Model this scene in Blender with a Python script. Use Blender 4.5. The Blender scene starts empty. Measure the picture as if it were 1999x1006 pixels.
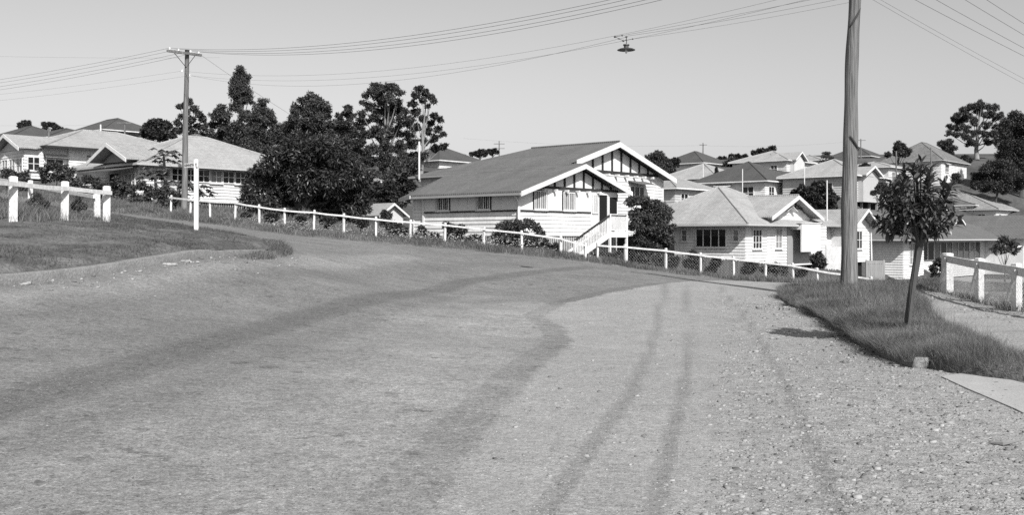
import bpy, math, random
import numpy as np
from mathutils import Vector, Matrix

C = bpy.context.scene
COL = C.collection
F, HY, EYE = 2000.0, 465.0, 1.6          # focal length and eye-level row in photo pixels, eye height in metres
R = math.radians

# ------------------------------------------------------------------ camera, sky, sun, exposure
cam = bpy.data.objects.new('camera', bpy.data.cameras.new('camera'))
COL.objects.link(cam)
cam.data.sensor_width = 36.0
cam.data.lens = 36.0 * F / 1999.0
cam.data.shift_y = (HY - 503.0) / 1999.0
cam.data.clip_end = 3000.0
cam.data.clip_start = 0.1
cam.location = (0, 0, EYE)
cam.rotation_euler = (R(90), 0, 0)
C.camera = cam
C.view_settings.view_transform = 'Standard'
C.view_settings.look = 'None'
C.view_settings.gamma = 1.0
C.view_settings.exposure = 0.31
C.cycles.use_denoising = False           # keep the film-like grain and the road's fine texture

SUN_EL = 40.0
SUN_AZ = math.degrees(math.atan2(0.36, -0.933))   # clockwise from +Y
world = bpy.data.worlds.new('World')
C.world = world
world.use_nodes = True
nt = world.node_tree
nt.nodes.clear()
wo = nt.nodes.new('ShaderNodeOutputWorld')
bg = nt.nodes.new('ShaderNodeBackground')
sky = nt.nodes.new('ShaderNodeTexSky')
sky.sky_type = 'NISHITA'
sky.sun_disc = False
sky.sun_elevation = R(SUN_EL)
sky.sun_rotation = R(SUN_AZ)
sky.air_density = 1.0
sky.dust_density = 1.6
sky.ozone_density = 1.0
sep = nt.nodes.new('ShaderNodeSeparateColor')     # blue-sensitive film: grey sky from the green and blue records
mx = nt.nodes.new('ShaderNodeMath'); mx.operation = 'MULTIPLY_ADD'
mx2 = nt.nodes.new('ShaderNodeMath'); mx2.operation = 'MULTIPLY'
mx2.inputs[1].default_value = 0.55
mx.inputs[1].default_value = 0.45
nt.links.new(sky.outputs[0], sep.inputs[0])
nt.links.new(sep.outputs[1], mx2.inputs[0])
nt.links.new(sep.outputs[2], mx.inputs[0])
nt.links.new(mx2.outputs[0], mx.inputs[2])
nt.links.new(mx.outputs[0], bg.inputs[0])
bg.inputs[1].default_value = 0.100
nt.links.new(bg.outputs[0], wo.inputs[0])

sl = bpy.data.lights.new('sun', 'SUN')
sl.energy = 4.9
sl.angle = R(0.5)
sl.color = (1, 0.99, 0.975)
so = bpy.data.objects.new('sun', sl)
COL.objects.link(so)
SV = Vector((0.36 * math.cos(R(SUN_EL)), -0.933 * math.cos(R(SUN_EL)), math.sin(R(SUN_EL))))
so.rotation_euler = SV.to_track_quat('Z', 'Y').to_euler()
so.location = (30, -50, 60)


def at(px, py, d):
    return Vector(((px - 1000.0) / F * d, d, EYE + (HY - py) / F * d))


# ------------------------------------------------------------------ materials (all grey: a black-and-white place)
MATS = {}


def M(name, c, var=0.12, scale=2.0, bump=0.0, bscale=20.0, rough=0.85, spec=0.2, island=0.0, stretch=(1, 1, 1), fine=0.0, trans=0.0):
    m = bpy.data.materials.new(name)
    m.use_nodes = True
    t = m.node_tree
    p = t.nodes['Principled BSDF']
    p.inputs['Roughness'].default_value = rough
    p.inputs['Specular IOR Level'].default_value = spec
    tc = t.nodes.new('ShaderNodeTexCoord')
    mp = t.nodes.new('ShaderNodeMapping')
    mp.inputs['Scale'].default_value = stretch
    t.links.new(tc.outputs['Object'], mp.inputs[0])
    n = t.nodes.new('ShaderNodeTexNoise')
    n.inputs['Scale'].default_value = scale
    n.inputs['Detail'].default_value = 6
    n.inputs['Roughness'].default_value = 0.65
    t.links.new(mp.outputs[0], n.inputs['Vector'])
    mr = t.nodes.new('ShaderNodeMapRange')
    mr.inputs[1].default_value = 0.25
    mr.inputs[2].default_value = 0.75
    mr.inputs[3].default_value = c * (1 - var)
    mr.inputs[4].default_value = c * (1 + var)
    t.links.new(n.outputs[0], mr.inputs[0])
    out = mr.outputs[0]
    if fine:
        n2 = t.nodes.new('ShaderNodeTexNoise')
        n2.inputs['Scale'].default_value = bscale
        n2.inputs['Detail'].default_value = 4
        t.links.new(mp.outputs[0], n2.inputs['Vector'])
        r2 = t.nodes.new('ShaderNodeMapRange')
        r2.inputs[1].default_value = 0.3
        r2.inputs[2].default_value = 0.7
        r2.inputs[3].default_value = 1 - fine
        r2.inputs[4].default_value = 1 + fine
        t.links.new(n2.outputs[0], r2.inputs[0])
        mu = t.nodes.new('ShaderNodeMath'); mu.operation = 'MULTIPLY'
        t.links.new(out, mu.inputs[0]); t.links.new(r2.outputs[0], mu.inputs[1])
        out = mu.outputs[0]
    if island:
        g = t.nodes.new('ShaderNodeNewGeometry')
        r3 = t.nodes.new('ShaderNodeMapRange')
        r3.inputs[3].default_value = 1 - island
        r3.inputs[4].default_value = 1 + island
        t.links.new(g.outputs['Random Per Island'], r3.inputs[0])
        mu = t.nodes.new('ShaderNodeMath'); mu.operation = 'MULTIPLY'
        t.links.new(out, mu.inputs[0]); t.links.new(r3.outputs[0], mu.inputs[1])
        out = mu.outputs[0]
    t.links.new(out, p.inputs['Base Color'])
    if bump:
        nb = t.nodes.new('ShaderNodeTexNoise')
        nb.inputs['Scale'].default_value = bscale
        nb.inputs['Detail'].default_value = 5
        t.links.new(mp.outputs[0], nb.inputs['Vector'])
        b = t.nodes.new('ShaderNodeBump')
        b.inputs['Strength'].default_value = bump
        b.inputs['Distance'].default_value = 0.05
        t.links.new(nb.outputs[0], b.inputs['Height'])
        t.links.new(b.outputs[0], p.inputs['Normal'])
    if trans:
        tr = t.nodes.new('ShaderNodeBsdfTranslucent')
        t.links.new(out, tr.inputs[0])
        ms = t.nodes.new('ShaderNodeMixShader')
        ms.inputs[0].default_value = trans
        t.links.new(p.outputs[0], ms.inputs[1]); t.links.new(tr.outputs[0], ms.inputs[2])
        t.links.new(ms.outputs[0], t.nodes['Material Output'].inputs[0])
    MATS[name] = m
    return m


def roof_mat(name, c, kind='iron', var=0.12):
    """corrugated iron (sheets running down the slope, lap lines, weathering) or tiles (courses up the slope)"""
    m = M(name, c, var=var * 1.15, scale=0.5, rough=0.6 if kind == 'iron' else 0.9, spec=0.3 if kind == 'iron' else 0.15, fine=0.16, bscale=6.0)
    t = m.node_tree
    p = t.nodes['Principled BSDF']
    tc = t.nodes.new('ShaderNodeTexCoord')
    sx = t.nodes.new('ShaderNodeSeparateXYZ')
    t.links.new(tc.outputs['Object'], sx.inputs[0])
    b = t.nodes.new('ShaderNodeBump')
    old = p.inputs['Base Color'].links[0].from_socket

    def math2(op, a, bb):
        q = t.nodes.new('ShaderNodeMath'); q.operation = op
        for i, s in enumerate((a, bb)):
            if isinstance(s, (int, float)):
                q.inputs[i].default_value = s
            else:
                t.links.new(s, q.inputs[i])
        return q.outputs[0]
    if kind == 'tile':
        fr = math2('FRACT', math2('MULTIPLY', sx.outputs[2], 5.5), 0)
        t.links.new(fr, b.inputs['Height'])
        b.inputs['Strength'].default_value = 1.0
        b.inputs['Distance'].default_value = 0.10
        k = math2('LESS_THAN', fr, 0.16)
        cell = t.nodes.new('ShaderNodeTexVoronoi')
        cell.inputs['Scale'].default_value = 3.2
        t.links.new(tc.outputs['Object'], cell.inputs['Vector'])
        cs = t.nodes.new('ShaderNodeSeparateColor')
        t.links.new(cell.outputs['Color'], cs.inputs[0])
        dk = math2('ADD', math2('MULTIPLY', k, -0.35), math2('ADD', math2('MULTIPLY', cs.outputs[0], 0.3), 0.85))
        t.links.new(math2('MULTIPLY', old, dk), p.inputs['Base Color'])
    else:
        # the sheet direction follows the slope: use whichever axis the face does not fall along
        g = t.nodes.new('ShaderNodeNewGeometry')
        vt = t.nodes.new('ShaderNodeVectorTransform')
        vt.vector_type = 'NORMAL'; vt.convert_from = 'WORLD'; vt.convert_to = 'OBJECT'
        t.links.new(g.outputs['True Normal'], vt.inputs[0])
        sn = t.nodes.new('ShaderNodeSeparateXYZ')
        t.links.new(vt.outputs[0], sn.inputs[0])
        fallx = math2('GREATER_THAN', math2('ABSOLUTE', sn.outputs[0], 0), math2('ABSOLUTE', sn.outputs[1], 0))
        across = math2('ADD', math2('MULTIPLY', fallx, sx.outputs[1]), math2('MULTIPLY', math2('SUBTRACT', 1.0, fallx), sx.outputs[0]))
        wv = math2('SINE', math2('MULTIPLY', across, 2 * math.pi / 0.152), 0)
        t.links.new(wv, b.inputs['Height'])
        b.inputs['Strength'].default_value = 0.35
        b.inputs['Distance'].default_value = 0.02
        sh = t.nodes.new('ShaderNodeTexWhiteNoise'); sh.noise_dimensions = '1D'
        t.links.new(math2('FLOOR', math2('MULTIPLY', across, 1 / 0.76), 0), sh.inputs['W'])
        dk = math2('ADD', math2('MULTIPLY', sh.outputs[0], 0.10), 0.95)
        lap = math2('LESS_THAN', math2('FRACT', math2('MULTIPLY', sx.outputs[2], 1.15), 0), 0.03)
        dk = math2('SUBTRACT', dk, math2('MULTIPLY', lap, 0.20))
        t.links.new(math2('MULTIPLY', old, dk), p.inputs['Base Color'])
    t.links.new(b.outputs[0], p.inputs['Normal'])
    return m


WHITE = M('white_paint', 0.62, var=0.14, scale=1.1, fine=0.10, bscale=9, stretch=(1, 1, .35))
CREAM = M('cream_paint', 0.55, var=0.06, scale=1.0, fine=0.05, bscale=8)
GREYP = M('grey_paint', 0.42, var=0.08, scale=1.0, fine=0.06, bscale=8)
MIDP = M('mid_paint', 0.28, var=0.08, scale=1.0, fine=0.06, bscale=8)
DARKP = M('dark_paint', 0.035, var=0.15, scale=2.0)
POSTW = M('weathered_white_paint', 0.58, var=0.16, scale=5, fine=0.22, bscale=26, stretch=(1, 1, 0.4))
SHEETW = M('white_sheeting', 0.66, var=0.06, scale=0.8, fine=0.03, bscale=6)
TIMBER = M('weathered_timber', 0.15, var=0.4, scale=4, fine=0.45, bscale=26, stretch=(1, 1, 0.045), bump=0.9)
PALING = M('paling_timber', 0.10, var=0.35, scale=4, fine=0.3, bscale=20, stretch=(1, 1, 0.06))
GATE = M('gate_timber', 0.24, var=0.15, scale=4, fine=0.2, bscale=20, stretch=(1, 1, 0.06))
GLASS = M('dark_glass', 0.02, var=0.3, scale=1, rough=0.08, spec=0.5)
CURT = M('curtained_glass', 0.14, var=0.2, scale=3, rough=0.2, spec=0.5)
PALEGLASS = M('pale_curtained_glass', 0.22, var=0.15, scale=3, rough=0.25, spec=0.4)
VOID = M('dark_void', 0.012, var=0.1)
IRON_PALE = roof_mat('pale_roof_iron', 0.31)
IRON_MID = roof_mat('weathered_roof_iron', 0.28)
IRON_GREY = roof_mat('grey_painted_roof_iron', 0.125)
IRON_DARK = roof_mat('dark_painted_roof_iron', 0.075)
TILE_DARK = roof_mat('dark_roof_tile', 0.17, 'tile')
TILE_PALE = roof_mat('pale_roof_tile', 0.24, 'tile')
CONC = M('kerb_concrete', 0.20, var=0.22, scale=3, fine=0.25, bscale=25, bump=0.4)
SLAB = M('slab_concrete', 0.34, var=0.10, scale=1.5, fine=0.12, bscale=40, bump=0.15)
STONE = M('loose_stone', 0.225, var=0.1, scale=5, island=0.5, rough=0.9)
LEAF_GUM = M('gum_leaf', 0.058, var=0.2, scale=0.5, island=0.6, rough=0.55, spec=0.35, trans=0.12)
LEAF_DARK = M('dark_leaf', 0.036, var=0.2, scale=0.5, island=0.6, rough=0.5, spec=0.3, trans=0.08)
LEAF_MANGO = M('mango_leaf', 0.033, var=0.25, scale=0.5, island=0.6, rough=0.42, spec=0.4, trans=0.06)
LEAF_BUSH = M('bush_leaf', 0.060, var=0.3, scale=1.0, island=0.6, rough=0.55, spec=0.3, trans=0.12)
LEAF_GLOSS = M('glossy_leaf', 0.08, var=0.3, scale=2.0, island=0.6, rough=0.34, spec=0.6, trans=0.06)
BARK = M('dark_bark', 0.07, var=0.3, scale=3, stretch=(1, 1, 0.2), bump=0.4)
BARKP = M('pale_bark', 0.20, var=0.35, scale=2, stretch=(1, 1, 0.3))
GRASS_L = M('dry_long_grass', 0.15, var=0.55, scale=0.9, island=0.6, rough=0.8, trans=0.2)
GRASS_S = M('short_grass', 0.09, var=0.35, scale=0.5, island=0.45, rough=0.8, trans=0.2)
SOIL = M('verge_soil', 0.105, var=0.6, scale=1.1, fine=0.35, bscale=14, bump=0.6)
DIRT = M('footpath_dirt', 0.27, var=0.2, scale=0.9, fine=0.3, bscale=22, bump=0.5)
FLOWER = M('white_flower', 0.75, var=0.1)
METAL = M('dark_metal', 0.05, var=0.2, rough=0.5, spec=0.5)
WIREM = M('wire_metal', 0.05, var=0.1, rough=0.6)
GALV = M('galvanised_wire', 0.32, var=0.15, rough=0.5)
PORC = M('white_porcelain', 0.8, var=0.02, rough=0.2, spec=0.5)
BULB = M('frosted_bulb', 0.7, var=0.02, rough=0.3)
INK = M('black_lettering', 0.015, var=0.05)


# ------------------------------------------------------------------ mesh building
def np_mesh(name, V, FA, mat, parent=None, smooth=False):
    V = np.asarray(V, dtype=np.float32)
    FA = np.asarray(FA, dtype=np.int32)
    me = bpy.data.meshes.new(name)
    k = FA.shape[1]
    me.vertices.add(len(V)); me.vertices.foreach_set('co', V.ravel())
    me.loops.add(FA.size); me.loops.foreach_set('vertex_index', FA.ravel())
    me.polygons.add(len(FA))
    me.polygons.foreach_set('loop_start', np.arange(0, FA.size, k, dtype=np.int32))
    me.polygons.foreach_set('loop_total', np.full(len(FA), k, dtype=np.int32))
    if smooth:
        me.polygons.foreach_set('use_smooth', np.ones(len(FA), dtype=bool))
    me.update(calc_edges=True)
    me.validate()
    if mat: me.materials.append(mat)
    o = bpy.data.objects.new(name, me)
    COL.objects.link(o)
    if parent: o.parent = parent
    return o


class MB:
    def __init__(s):
        s.v, s.f, s.parts = [], [], []

    def add(s, vs, fs):
        b = len(s.v)
        s.parts.append((list(vs), list(fs)))
        s.v += [tuple(x) for x in vs]
        s.f += [tuple(b + i for i in f) for f in fs]

    def hexa(s, p):
        s.add(p, [(0, 3, 2, 1), (4, 5, 6, 7), (0, 1, 5, 4), (1, 2, 6, 5), (2, 3, 7, 6), (3, 0, 4, 7)])

    def box(s, x0, x1, y0, y1, z0, z1):
        s.hexa([(x0, y0, z0), (x1, y0, z0), (x1, y1, z0), (x0, y1, z0), (x0, y0, z1), (x1, y0, z1), (x1, y1, z1), (x0, y1, z1)])

    def beam(s, p, q, w, h):
        """bar along p-q, vertical height h centred, horizontal thickness w"""
        p, q = Vector(p), Vector(q)
        d = q - p
        sd = Vector((-d.y, d.x, 0))
        if sd.length < 1e-6: sd = Vector((1, 0, 0))
        sd = sd.normalized() * (w / 2)
        up = Vector((0, 0, h / 2))
        s.hexa([p - sd - up, q - sd - up, q + sd - up, p + sd - up, p - sd + up, q - sd + up, q + sd + up, p + sd + up])

    def post(s, x, y, z0, z1, w, ang=0.0, cap=0.03, lean=(0, 0)):
        ca, sa = math.cos(ang) * w / 2, math.sin(ang) * w / 2
        cs = [(-ca + sa, -sa - ca), (ca + sa, sa - ca), (ca - sa, sa + ca), (-ca - sa, -sa + ca)]
        lx, ly = lean
        vs = [(x + a, y + b, z0) for a, b in cs] + [(x + a + lx, y + b + ly, z1 - cap) for a, b in cs] + [(x + a * .55 + lx, y + b * .55 + ly, z1) for a, b in cs]
        s.add(vs, [(0, 1, 5, 4), (1, 2, 6, 5), (2, 3, 7, 6), (3, 0, 4, 7), (4, 5, 9, 8), (5, 6, 10, 9), (6, 7, 11, 10), (7, 4, 8, 11), (8, 9, 10, 11), (0, 3, 2, 1)])

    def tube(s, pts, rad, n=8, caps=True):
        pts = [Vector(p) for p in pts]
        if not hasattr(rad, '__len__'): rad = [rad] * len(pts)
        vs, fs = [], []
        ref = Vector((0.31, 0.95, 0.05))
        for i, p in enumerate(pts):
            d = (pts[min(i + 1, len(pts) - 1)] - pts[max(i - 1, 0)]).normalized()
            a = d.cross(ref)
            if a.length < 1e-4: a = d.cross(Vector((1, 0, 0)))
            a.normalize(); b = d.cross(a)
            for k in range(n):
                t = 2 * math.pi * k / n
                vs.append(p + (a * math.cos(t) + b * math.sin(t)) * rad[i])
        for i in range(len(pts) - 1):
            for k in range(n):
                fs.append((i * n + k, i * n + (k + 1) % n, (i + 1) * n + (k + 1) % n, (i + 1) * n + k))
        if caps:
            fs.append(tuple(range(n))); fs.append(tuple(reversed(range((len(pts) - 1) * n, len(pts) * n))))
        s.add(vs, fs)

    def lathe(s, c, prof, n=20):
        vs, fs = [], []
        for r, z in prof:
            for k in range(n):
                t = 2 * math.pi * k / n
                vs.append((c[0] + r * math.cos(t), c[1] + r * math.sin(t), c[2] + z))
        for i in range(len(prof) - 1):
            for k in range(n):
                fs.append((i * n + k, i * n + (k + 1) % n, (i + 1) * n + (k + 1) % n, (i + 1) * n + k))
        s.add(vs, fs)

    def slab(s, poly, t=0.07):
        """polygon of 3-D points extruded straight down by t"""
        n = len(poly)
        vs = [tuple(p) for p in poly] + [(p[0], p[1], p[2] - t) for p in poly]
        s.add(vs, [tuple(range(n)), tuple(reversed(range(n, 2 * n)))] + [(i, i + n, (i + 1) % n + n, (i + 1) % n) for i in range(n)])

    def prism(s, poly, off):
        n = len(poly)
        vs = [tuple(p) for p in poly] + [(p[0] + off[0], p[1] + off[1], p[2] + off[2]) for p in poly]
        s.add(vs, [tuple(range(n)), tuple(reversed(range(n, 2 * n)))] + [(i, i + n, (i + 1) % n + n, (i + 1) % n) for i in range(n)])

    def build(s, name, mat, parent=None, smooth=False, off=(0, 0, 0)):
        me = bpy.data.meshes.new(name)
        me.from_pydata([(a - off[0], b - off[1], c - off[2]) for a, b, c in s.v], [], s.f)
        if smooth:
            for p in me.polygons: p.use_smooth = True
        me.update()
        me.materials.append(mat)
        o = bpy.data.objects.new(name, me)
        COL.objects.link(o)
        if parent: o.parent = parent
        return o


def tag(o, label=None, cat=None, group=None, kind=None):
    if label: o['label'] = label
    if cat: o['category'] = cat
    if group: o['group'] = group
    if kind: o['kind'] = kind
    return o


def empty(name, loc, rz, label, cat, group=None):
    o = bpy.data.objects.new(name, None)
    COL.objects.link(o)
    o.location = loc
    o.rotation_euler = (0, 0, rz)
    o.empty_display_size = 0.3
    return tag(o, label, cat, group)


# ------------------------------------------------------------------ terrain: a smooth surface through surveyed points
CP = []
def cp(px, py, d): p = at(px, py, d); CP.append((p.x, p.y, p.z))
def cx(x, y, z): CP.append((x, y, z))

cx(0, 0, 0.0); cx(0, -30, 0.0); cx(-30, -30, 1.5); cx(40, -30, -1.0); cx(-22, 0, 1.3); cx(20, 0, -0.4)
cx(-60, 10, 3.5); cx(60, 20, -2.5); cx(-150, -60, 5); cx(150, -60, -6); cx(0, -70, 0)
cx(-5, 6, 0.25); cx(5, 6, -0.05); cx(0, 8, 0.0)
# road
cp(1000, 700, 13.6); cp(1000, 600, 23.9); cp(1000, 545, 32.5); cp(700, 540, 28); cp(500, 600, 18.5); cp(250, 560, 18)
cp(1300, 600, 24.2); cp(1300, 550, 35)
cp(0, 557, 16); cp(200, 522, 19.3); cp(370, 506, 22); cp(480, 497, 26); cp(560, 489, 29)
cp(420, 460, 33); cp(270, 434, 36); cp(210, 425, 39); cp(0, 395, 46)
cp(210, 414, 47); cp(375, 434, 45); cp(480, 447.5, 44); cp(570, 460, 43.5); cp(700, 472, 43); cp(800, 480, 43)
cp(930, 492, 43); cp(1100, 507, 43); cp(1240, 525, 43); cp(1400, 545, 42); cp(1500, 553, 40.5)
# left verge and fence
cp(25, 441, 25); cp(126, 440, 27); cp(207, 443, 28.5); cp(384, 461, 30); cp(100, 490, 21)
# right island, kerb, path, fence
cp(1540, 597, 27); cp(1640, 652, 19.5); cp(1700, 690, 16); cp(1780, 725, 13); cp(1999, 800, 9.6); cp(1999, 660, 17.5)
cp(1985, 610, 24); cp(1912, 592, 27); cp(1850, 574, 30.5); cp(1690, 556, 36); cp(1600, 562, 33)
cx(20, 38, -0.7); cx(30, 30, -1.2)
# house yards
cp(1018, 478, 52); cp(826, 462, 57); cp(1225, 521, 56); cp(1300, 532, 50)
cp(1456, 540, 66); cp(1620, 545, 70); cp(1765, 552, 90); cp(1950, 565, 92); cp(1999, 560, 60)
cp(470, 408, 66); cp(300, 390, 62); cp(150, 352, 74); cp(0, 350, 70)
cp(620, 428, 62); cp(700, 430, 72); cp(760, 420, 95); cp(600, 395, 100); cp(450, 330, 100)
# hill
cp(1300, 400, 95); cp(1400, 372, 122); cp(1360, 325, 172); cp(1500, 388, 108); cp(1540, 336, 150); cp(1660, 392, 104)
cp(1840, 365, 168); cp(1930, 428, 150); cp(1860, 566, 100); cp(1925, 568, 108); cp(1999, 568, 112); cp(1700, 308, 200); cp(870, 328, 120); cp(1100, 345, 140)
cp(170, 272, 130); cp(20, 275, 110); cp(350, 300, 110)
for px, py, d in ((-500, 262, 200), (0, 276, 200), (300, 285, 210), (600, 300, 210), (900, 317, 210), (1150, 318, 215), (1400, 309, 225), (1650, 303, 230), (1900, 300, 220), (2400, 300, 210)):
    cp(px, py, d)
for x in (-300, -150, 0, 150, 300): cx(x, 330, 16); cx(x, 480, 6)
cx(-200, 100, 10); cx(200, 90, 2); cx(120, 60, -1.5); cx(-110, 60, 6)

_P = np.array(CP)
def _tps():
    X = _P[:, :2] / 50.0
    n = len(X)
    r = np.linalg.norm(X[:, None] - X[None], axis=2)
    K = np.where(r > 0, r * r * np.log(np.maximum(r, 1e-9)), 0) + 2e-4 * np.eye(n)
    A = np.zeros((n + 3, n + 3))
    A[:n, :n] = K; A[:n, n] = 1; A[:n, n + 1:] = X
    A[n:, :n] = A[:n, n:].T
    b = np.zeros(n + 3); b[:n] = _P[:, 2]
    return X, np.linalg.solve(A, b)
_X, _W = _tps()
def GG(x, y):
    Q = np.stack([np.ravel(x), np.ravel(y)], 1) / 50.0
    out = np.empty(len(Q))
    for i in range(0, len(Q), 20000):
        q = Q[i:i + 20000]
        r2 = ((q[:, None] - _X[None]) ** 2).sum(2)
        k = np.where(r2 > 0, 0.5 * r2 * np.log(np.maximum(r2, 1e-18)), 0)
        out[i:i + 20000] = k @ _W[:-3] + _W[-3] + q @ _W[-2:]
    return out
def G(x, y): return float(GG(np.array([x]), np.array([y]))[0])
_ds = np.geomspace(3, 70, 600)
def hit(px, py):
    """where the sight line through a photo pixel first meets the ground"""
    z = EYE + (HY - py) / F * _ds
    g = GG((px - 1000) / F * _ds, _ds)
    k = np.argmax(g >= z) if (g >= z).any() else len(_ds) - 1
    return np.array([(px - 1000) / F * _ds[k], _ds[k]])


def grid_mesh(name, X, Y, Z, mat, keep=None):
    nr, nc = X.shape
    V = np.stack([X.ravel(), Y.ravel(), Z.ravel()], 1)
    i = np.arange(nr * nc).reshape(nr, nc)
    FA = np.stack([i[:-1, :-1].ravel(), i[:-1, 1:].ravel(), i[1:, 1:].ravel(), i[1:, :-1].ravel()], 1)
    if keep is not None:
        FA = FA[keep(V[FA].mean(1))]
        used = np.unique(FA)
        m = -np.ones(len(V), int); m[used] = np.arange(len(used))
        V, FA = V[used], m[FA]
    return np_mesh(name, V, FA, mat, smooth=True)


def sinh_axis(a, b, n, k, c=0.0):
    t = np.linspace(-1, 1, n)
    s = np.sinh(k * t) / np.sinh(k)
    return np.where(s < 0, c + s * (c - a), c + s * (b - c))


def in_poly(x, y, poly):
    inside = np.zeros(len(x), bool)
    n = len(poly)
    for i in range(n):
        x1, y1 = poly[i]; x2, y2 = poly[(i + 1) % n]
        c = ((y1 > y) != (y2 > y)) & (x < (x2 - x1) * (y - y1) / (y2 - y1 + 1e-12) + x1)
        inside ^= c
    return inside


def poly_dist(x, y, pl):
    best = np.full(len(x), 1e9)
    for (x1, y1), (x2, y2) in zip(pl[:-1], pl[1:]):
        dx, dy = x2 - x1, y2 - y1
        t = np.clip(((x - x1) * dx + (y - y1) * dy) / (dx * dx + dy * dy + 1e-12), 0, 1)
        best = np.minimum(best, np.hypot(x - x1 - t * dx, y - y1 - t * dy))
    return best


def resample(pl, n):
    pl = np.array(pl, float)
    s = np.r_[0, np.cumsum(np.hypot(*np.diff(pl, axis=0).T))]
    t = np.linspace(0, s[-1], n)
    out = np.stack([np.interp(t, s, pl[:, 0]), np.interp(t, s, pl[:, 1])], 1)
    for _ in range(3):
        out[1:-1] = (out[:-2] + 2 * out[1:-1] + out[2:]) / 4
    return out


# hills and open ground
xs = sinh_axis(-420, 420, 190, 4.2); ys = sinh_axis(-80, 560, 240, 3.6, 30)
GX, GY = np.meshgrid(xs, ys)
GZ = GG(GX, GY).reshape(GX.shape) - 0.07
LAND = M('hillside_ground', 0.075, var=0.5, scale=0.12, fine=0.35, bscale=2.5, bump=0.5)
tag(grid_mesh('ground', GX, GY, GZ, LAND), kind='structure')

KERB_L = [(-12.6, -8), (-10.7, 2), (-9.3, 10), (-8.0, 16), (-7.35, 19.3), (-6.93, 22), (-6.7, 24.5), (-6.45, 27), (-6.45, 28.6), (-7.2, 30.6), (-9.3, 33), (-13, 36), (-15.4, 39), (-23, 46), (-36, 56)]
FAR = [(-36, 60), (-26, 53), (-18.6, 47), (-14, 45), (-11.4, 44), (-9.35, 43.5), (-6.45, 43), (-4.3, 43), (-1.5, 43), (2.15, 43), (5.2, 43), (8.4, 42), (10.4, 40.8), (14, 40), (26, 38)]
KERB_R = [(17, 34.5), (12.5, 33.2), (10, 32.3), (8.6, 31.2), (7.75, 29.6), (7.3, 27), (6.95, 24), (6.55, 21), (6.1, 18.5), (5.65, 16), (5.25, 13.4)]
KERB_R_EXT = KERB_R + [(5.3, 12.6), (5.7, 11.7), (6.6, 10.9)]
KERB_R_BACK = [(17, 33.2), (14.2, 32), (12.3, 30.5), (11.3, 28.5), (10.6, 26.5), (10.0, 24.5), (9.2, 22), (8.5, 19.5), (7.9, 17), (7.4, 15), (7.2, 13.2), (7.4, 11.5), (7.8, 10.6)]

road_poly = [(-0.5 + x, y) if y < 30 else (x, y - .8) for x, y in KERB_L] + [(x, y + .9) for x, y in FAR] + [(26, 36), (17, 34.1), (12.5, 32.7), (10.2, 31.8), (9.2, 30.6), (8.4, 28.6), (7.9, 26), (7.5, 23), (7.0, 20), (6.6, 17.5), (6.1, 14), (7.5, 13.4), (12, 12.2), (16, 11), (30, 9), (30, -8)]
dr = np.geomspace(1.0, 66, 300)
pc = np.linspace(-1500, 3100, 330)
DD, PP = np.meshgrid(dr, pc, indexing='ij')
RX, RY = (PP - 1000) / F * DD, DD
near = np.stack([np.linspace(-1, 1, 330)[None].repeat(8, 0) * 16, np.linspace(-8, 0.9, 8)[:, None].repeat(330, 1)])
RX = np.vstack([near[0], RX]); RY = np.vstack([near[1], RY])
RZ = GG(RX, RY).reshape(RX.shape)


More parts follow.
